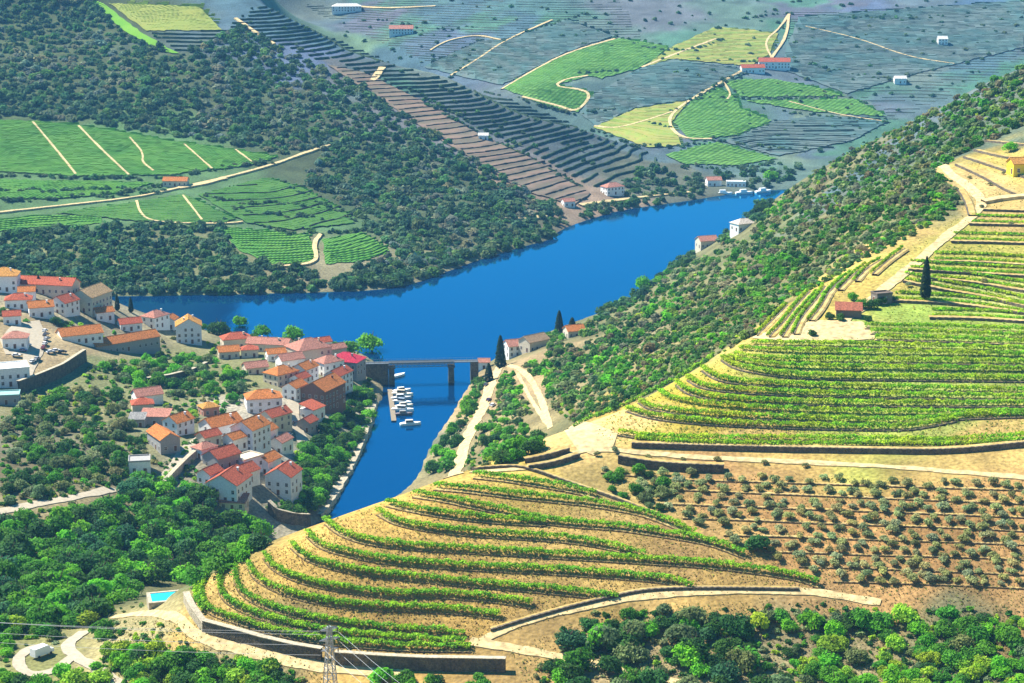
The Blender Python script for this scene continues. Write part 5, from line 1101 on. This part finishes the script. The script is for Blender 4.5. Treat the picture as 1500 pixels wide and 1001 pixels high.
for poly in ([(640,-5),(1500,-5),(1500,90),(1250,200),(1130,215),(980,100),(800,60)], [(440,20),(640,20),(760,120),(560,85)], [(560,95),(900,205),(880,250),(700,200)], [(215,50),(325,46),(380,6),(450,42),(480,95),(420,75),(345,45),(262,84)]): hp += scatter(poly, 24, 12, 0.4)
p3 = cast(hp)
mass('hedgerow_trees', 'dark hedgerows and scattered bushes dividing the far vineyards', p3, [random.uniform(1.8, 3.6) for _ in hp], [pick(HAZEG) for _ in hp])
# ------------------------------------------------------------------ vine rows and walls along the contours of far slopes (too small to pick apart)
def contour_rows(poly, dz, h, w, cols, cell, name, label, skip=0.1):
    P = cast(resample(poly+[poly[0]], 10)[:-1])[:, :2]; x0, y0 = P.min(0); x1, y1 = P.max(0)
    gx, gy = np.meshgrid(np.arange(x0, x1, cell), np.arange(y0, y1, cell)); Z = hgt(gx, gy)
    for _ in range(2): Z[1:-1, 1:-1] = (Z[1:-1, 1:-1]*4+Z[:-2, 1:-1]+Z[2:, 1:-1]+Z[1:-1, :-2]+Z[1:-1, 2:])/8
    Z = Z + 0.6*dz*fbm(gx/120, gy/120, 2); inn, _d = poly_dist(gx, gy, P); Q = Z/dz
    segs = []
    ny, nx_ = Q.shape
    for i in range(ny-1):
        for j in range(nx_-1):
            if not inn[i, j]: continue
            q = (Q[i, j], Q[i, j+1], Q[i+1, j+1], Q[i+1, j]); lo, hi = min(q), max(q)
            for lv in range(math.ceil(lo), math.floor(hi)+1):
                pts_ = []; cs = ((gx[i, j], gy[i, j]), (gx[i, j+1], gy[i, j+1]), (gx[i+1, j+1], gy[i+1, j+1]), (gx[i+1, j], gy[i+1, j]))
                for a in range(4):
                    b = (a+1) % 4
                    if (q[a] < lv) != (q[b] < lv): t = (lv-q[a])/(q[b]-q[a]); pts_.append((cs[a][0]+(cs[b][0]-cs[a][0])*t, cs[a][1]+(cs[b][1]-cs[a][1])*t))
                if len(pts_) == 2 and vnoise(np.array(pts_[0][0]/18), np.array(lv*7.3)) > skip-0.5: segs.append(pts_)
    if not segs: return
    S_ = np.array(segs); a, b = S_[:, 0], S_[:, 1]; d = b-a; L = np.linalg.norm(d, axis=1, keepdims=True)+1e-6; n = np.c_[-d[:, 1], d[:, 0]]/L*w*0.5
    za, zb = hgt(a[:, 0], a[:, 1])[:, None], hgt(b[:, 0], b[:, 1])[:, None]; ja = h*(0.85+0.3*rng.random((len(a), 1)))
    V = np.stack([np.c_[a-n, za-.6], np.c_[b-n, zb-.6], np.c_[b-n*.6, zb+ja], np.c_[a-n*.6, za+ja], np.c_[a+n, za-.6], np.c_[b+n, zb-.6], np.c_[b+n*.6, zb+ja], np.c_[a+n*.6, za+ja]], 1).reshape(-1, 3)
    base = np.arange(len(a))[:, None]*8
    Fc = np.concatenate([base+np.array(q) for q in ((0,1,2,3),(3,2,6,7),(5,4,7,6))])
    T = np.repeat((0.7+0.6*rng.random((len(a), 1)))*np.array([cols[random.randrange(len(cols))] for _ in range(len(a))]), 8, 0)
    setp(link(name, mesh_np(name, V, Fc, M_LEAFS, tint=T)), label, None, None, 'stuff')
contour_rows([(395,15),(560,92),(740,147),(850,192),(940,222),(990,262),(880,285),(800,240),(700,192),(600,140),(480,88)], 2.6, 1.6, 2.2, [(0.05,0.09,0.05),(0.06,0.10,0.05)], 6, 'terrace_rows', 'thin dark vine rows terracing the ridge across the river')
contour_rows([(478,95),(535,108),(640,160),(700,198),(790,238),(866,284),(840,302),(765,280),(700,240),(620,190),(540,135)], 2.4, 1.6, 1.4, [(0.06,0.065,0.06),(0.07,0.06,0.05)], 5, 'terrace_rows', 'thin dark walls terracing the pinkish slope down to the river', 0.0)
contour_rows([(290,287),(390,262),(440,276),(505,312),(520,328),(430,338),(360,328)], 2.2, 1.6, 1.2, [(0.05,0.055,0.05)], 5, 'terrace_rows', 'thin dark walls stepping the walled vineyard', 0.15)
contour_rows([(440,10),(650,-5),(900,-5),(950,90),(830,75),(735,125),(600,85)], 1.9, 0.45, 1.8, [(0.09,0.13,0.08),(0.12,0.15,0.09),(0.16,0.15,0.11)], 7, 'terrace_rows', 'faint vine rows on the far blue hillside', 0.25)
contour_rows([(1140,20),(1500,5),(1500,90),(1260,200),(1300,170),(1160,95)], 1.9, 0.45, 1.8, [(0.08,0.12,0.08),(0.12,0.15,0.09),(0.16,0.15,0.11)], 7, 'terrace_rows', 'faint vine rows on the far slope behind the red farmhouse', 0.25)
contour_rows([(1000,215),(1060,205),(1130,190),(1260,180),(1230,215),(1140,232),(1060,208)], 2.5, 1.8, 2.0, [(0.06,0.09,0.07)], 7, 'terrace_rows', 'faint terraces above the river bend', 0.2)
VG = [(0.10,0.30,0.035),(0.13,0.36,0.035),(0.09,0.26,0.035)]
for k, (nm, px, m, cell, lab) in enumerate(FIELDS):
    if nm == 'vineyard_field' and m in (FG, FG2): contour_rows(px, 0.5, 1.15, 1.1, VG, 4.5, 'field_vines', 'close-set vines of the ' + lab, 0.02)
    elif nm == 'vineyard_field' and m is FGF: contour_rows(px, 0.7, 1.2, 1.4, [(0.14,0.36,0.05),(0.18,0.40,0.05)], 7, 'field_vines', 'close-set vines of the ' + lab, 0.12)
    elif nm == 'vineyard_field' and m is FD: contour_rows(px, 0.9, 1.3, 1.6, [(0.07,0.13,0.09),(0.09,0.14,0.11)], 8, 'field_vines', 'close-set vines of the ' + lab, 0.12)
    elif nm == 'vineyard_field': contour_rows(px, 0.9, 1.1, 1.4, [(0.30,0.40,0.06),(0.34,0.42,0.07)], 7, 'field_vines', 'sparse vines of the ' + lab, 0.25)
contour_rows([(215,50),(325,46),(380,6),(450,42),(480,95),(420,75),(345,45),(262,84)], 2.6, 1.6, 2.2, [(0.05,0.09,0.05),(0.06,0.10,0.05)], 6, 'terrace_rows', 'thin dark vine rows behind the hilltop vineyard')
# ------------------------------------------------------------------ dry grass tufts and weeds on the near slopes
def tufts(name, label, polys, n_per, rr, cols, leaf=0.5):
    pts = []
    for poly, dx, dy in polys: pts += scatter(poly, dx, dy, 0.25, avoid=False, maxn=9000)
    p3 = cast(pts); n = len(pts); C = np.repeat(p3, n_per, 0) + rng.normal(size=(n*n_per, 3))*np.array([rr, rr, 0.12]); C[:, 2] = hgt(C[:, 0], C[:, 1])+rng.random(len(C))*0.45
    V, Fc = leaf_cloud(C, leaf*(0.5+0.8*rng.random(len(C))), rng, None, 0.5, 0.35)
    base = np.array([cols[random.randrange(len(cols))] for _ in range(n)]); T = np.repeat(np.repeat(base, n_per, 0)*(0.75+0.5*rng.random((n*n_per, 1))), 4, 0)
    setp(link(name, mesh_np(name, V, Fc, M_LEAFS, tint=T)), label, None, None, 'stuff')
SPURP = [(285,890),(300,850),(350,825),(430,795),(480,765),(560,738),(640,712),(700,695),(840,715),(960,755),(1090,815),(1190,860),(900,880),(720,930),(690,955),(450,945),(300,910)]
tufts('dry_grass', 'dry yellow grass and weeds on the banks of the rounded spur', [(SPURP, 7, 4.5)], 5, 0.8, [(.36,.26,.08),(.40,.30,.10),(.30,.24,.06),(.24,.28,.05),(.32,.21,.09)], 0.42)
tufts('dry_grass', 'sparse grass and green weeds on the upper vineyard slope', [([(870,640),(900,605),(1000,555),(1100,500),(1500,490),(1520,650),(1390,660),(930,655)], 8, 4.5), ([(1310,440),(1340,400),(1420,330),(1520,320),(1520,480),(1290,485)], 8, 5)], 5, 0.8, [(.18,.28,.04),(.32,.32,.05),(.15,.26,.03),(.36,.30,.08)], 0.5)
tufts('weeds', 'dry weeds and low scrub around the olive grove and paths', [([(880,695),(1500,705),(1520,900),(1180,870),(1080,800),(960,745)], 9, 6), ([(740,960),(900,890),(1180,880),(1520,890),(1520,1010),(780,1010)], 9, 6), ([(170,910),(270,910),(480,985),(480,1010),(150,1010)], 9, 6), ([(1100,490),(1180,430),(1380,335),(1400,250),(1500,200),(1520,320),(1400,340),(1250,420),(1170,490)], 9, 6)], 5, 1.0, [(.26,.20,.08),(.20,.22,.06),(.30,.21,.09),(.14,.20,.04)], 0.45)
# ------------------------------------------------------------------ air
m = bpy.data.materials.new('haze_air'); m.use_nodes = True; N = m.node_tree.nodes
N.remove(N['Principled BSDF']); pv = N.new('ShaderNodeVolumePrincipled'); pv.inputs['Color'].default_value = (0.18, 0.52, 1.0, 1); pv.inputs['Density'].default_value = 0.000058; pv.inputs['Anisotropy'].default_value = 0.0
m.node_tree.links.new(pv.outputs[0], N['Material Output'].inputs['Volume'])
mb = MB(); mb.box(-2600, 2600, -400, 6600, -8, 560); setp(mb.build('haze', m), kind='stuff', label='thin blue summer haze filling the valley')
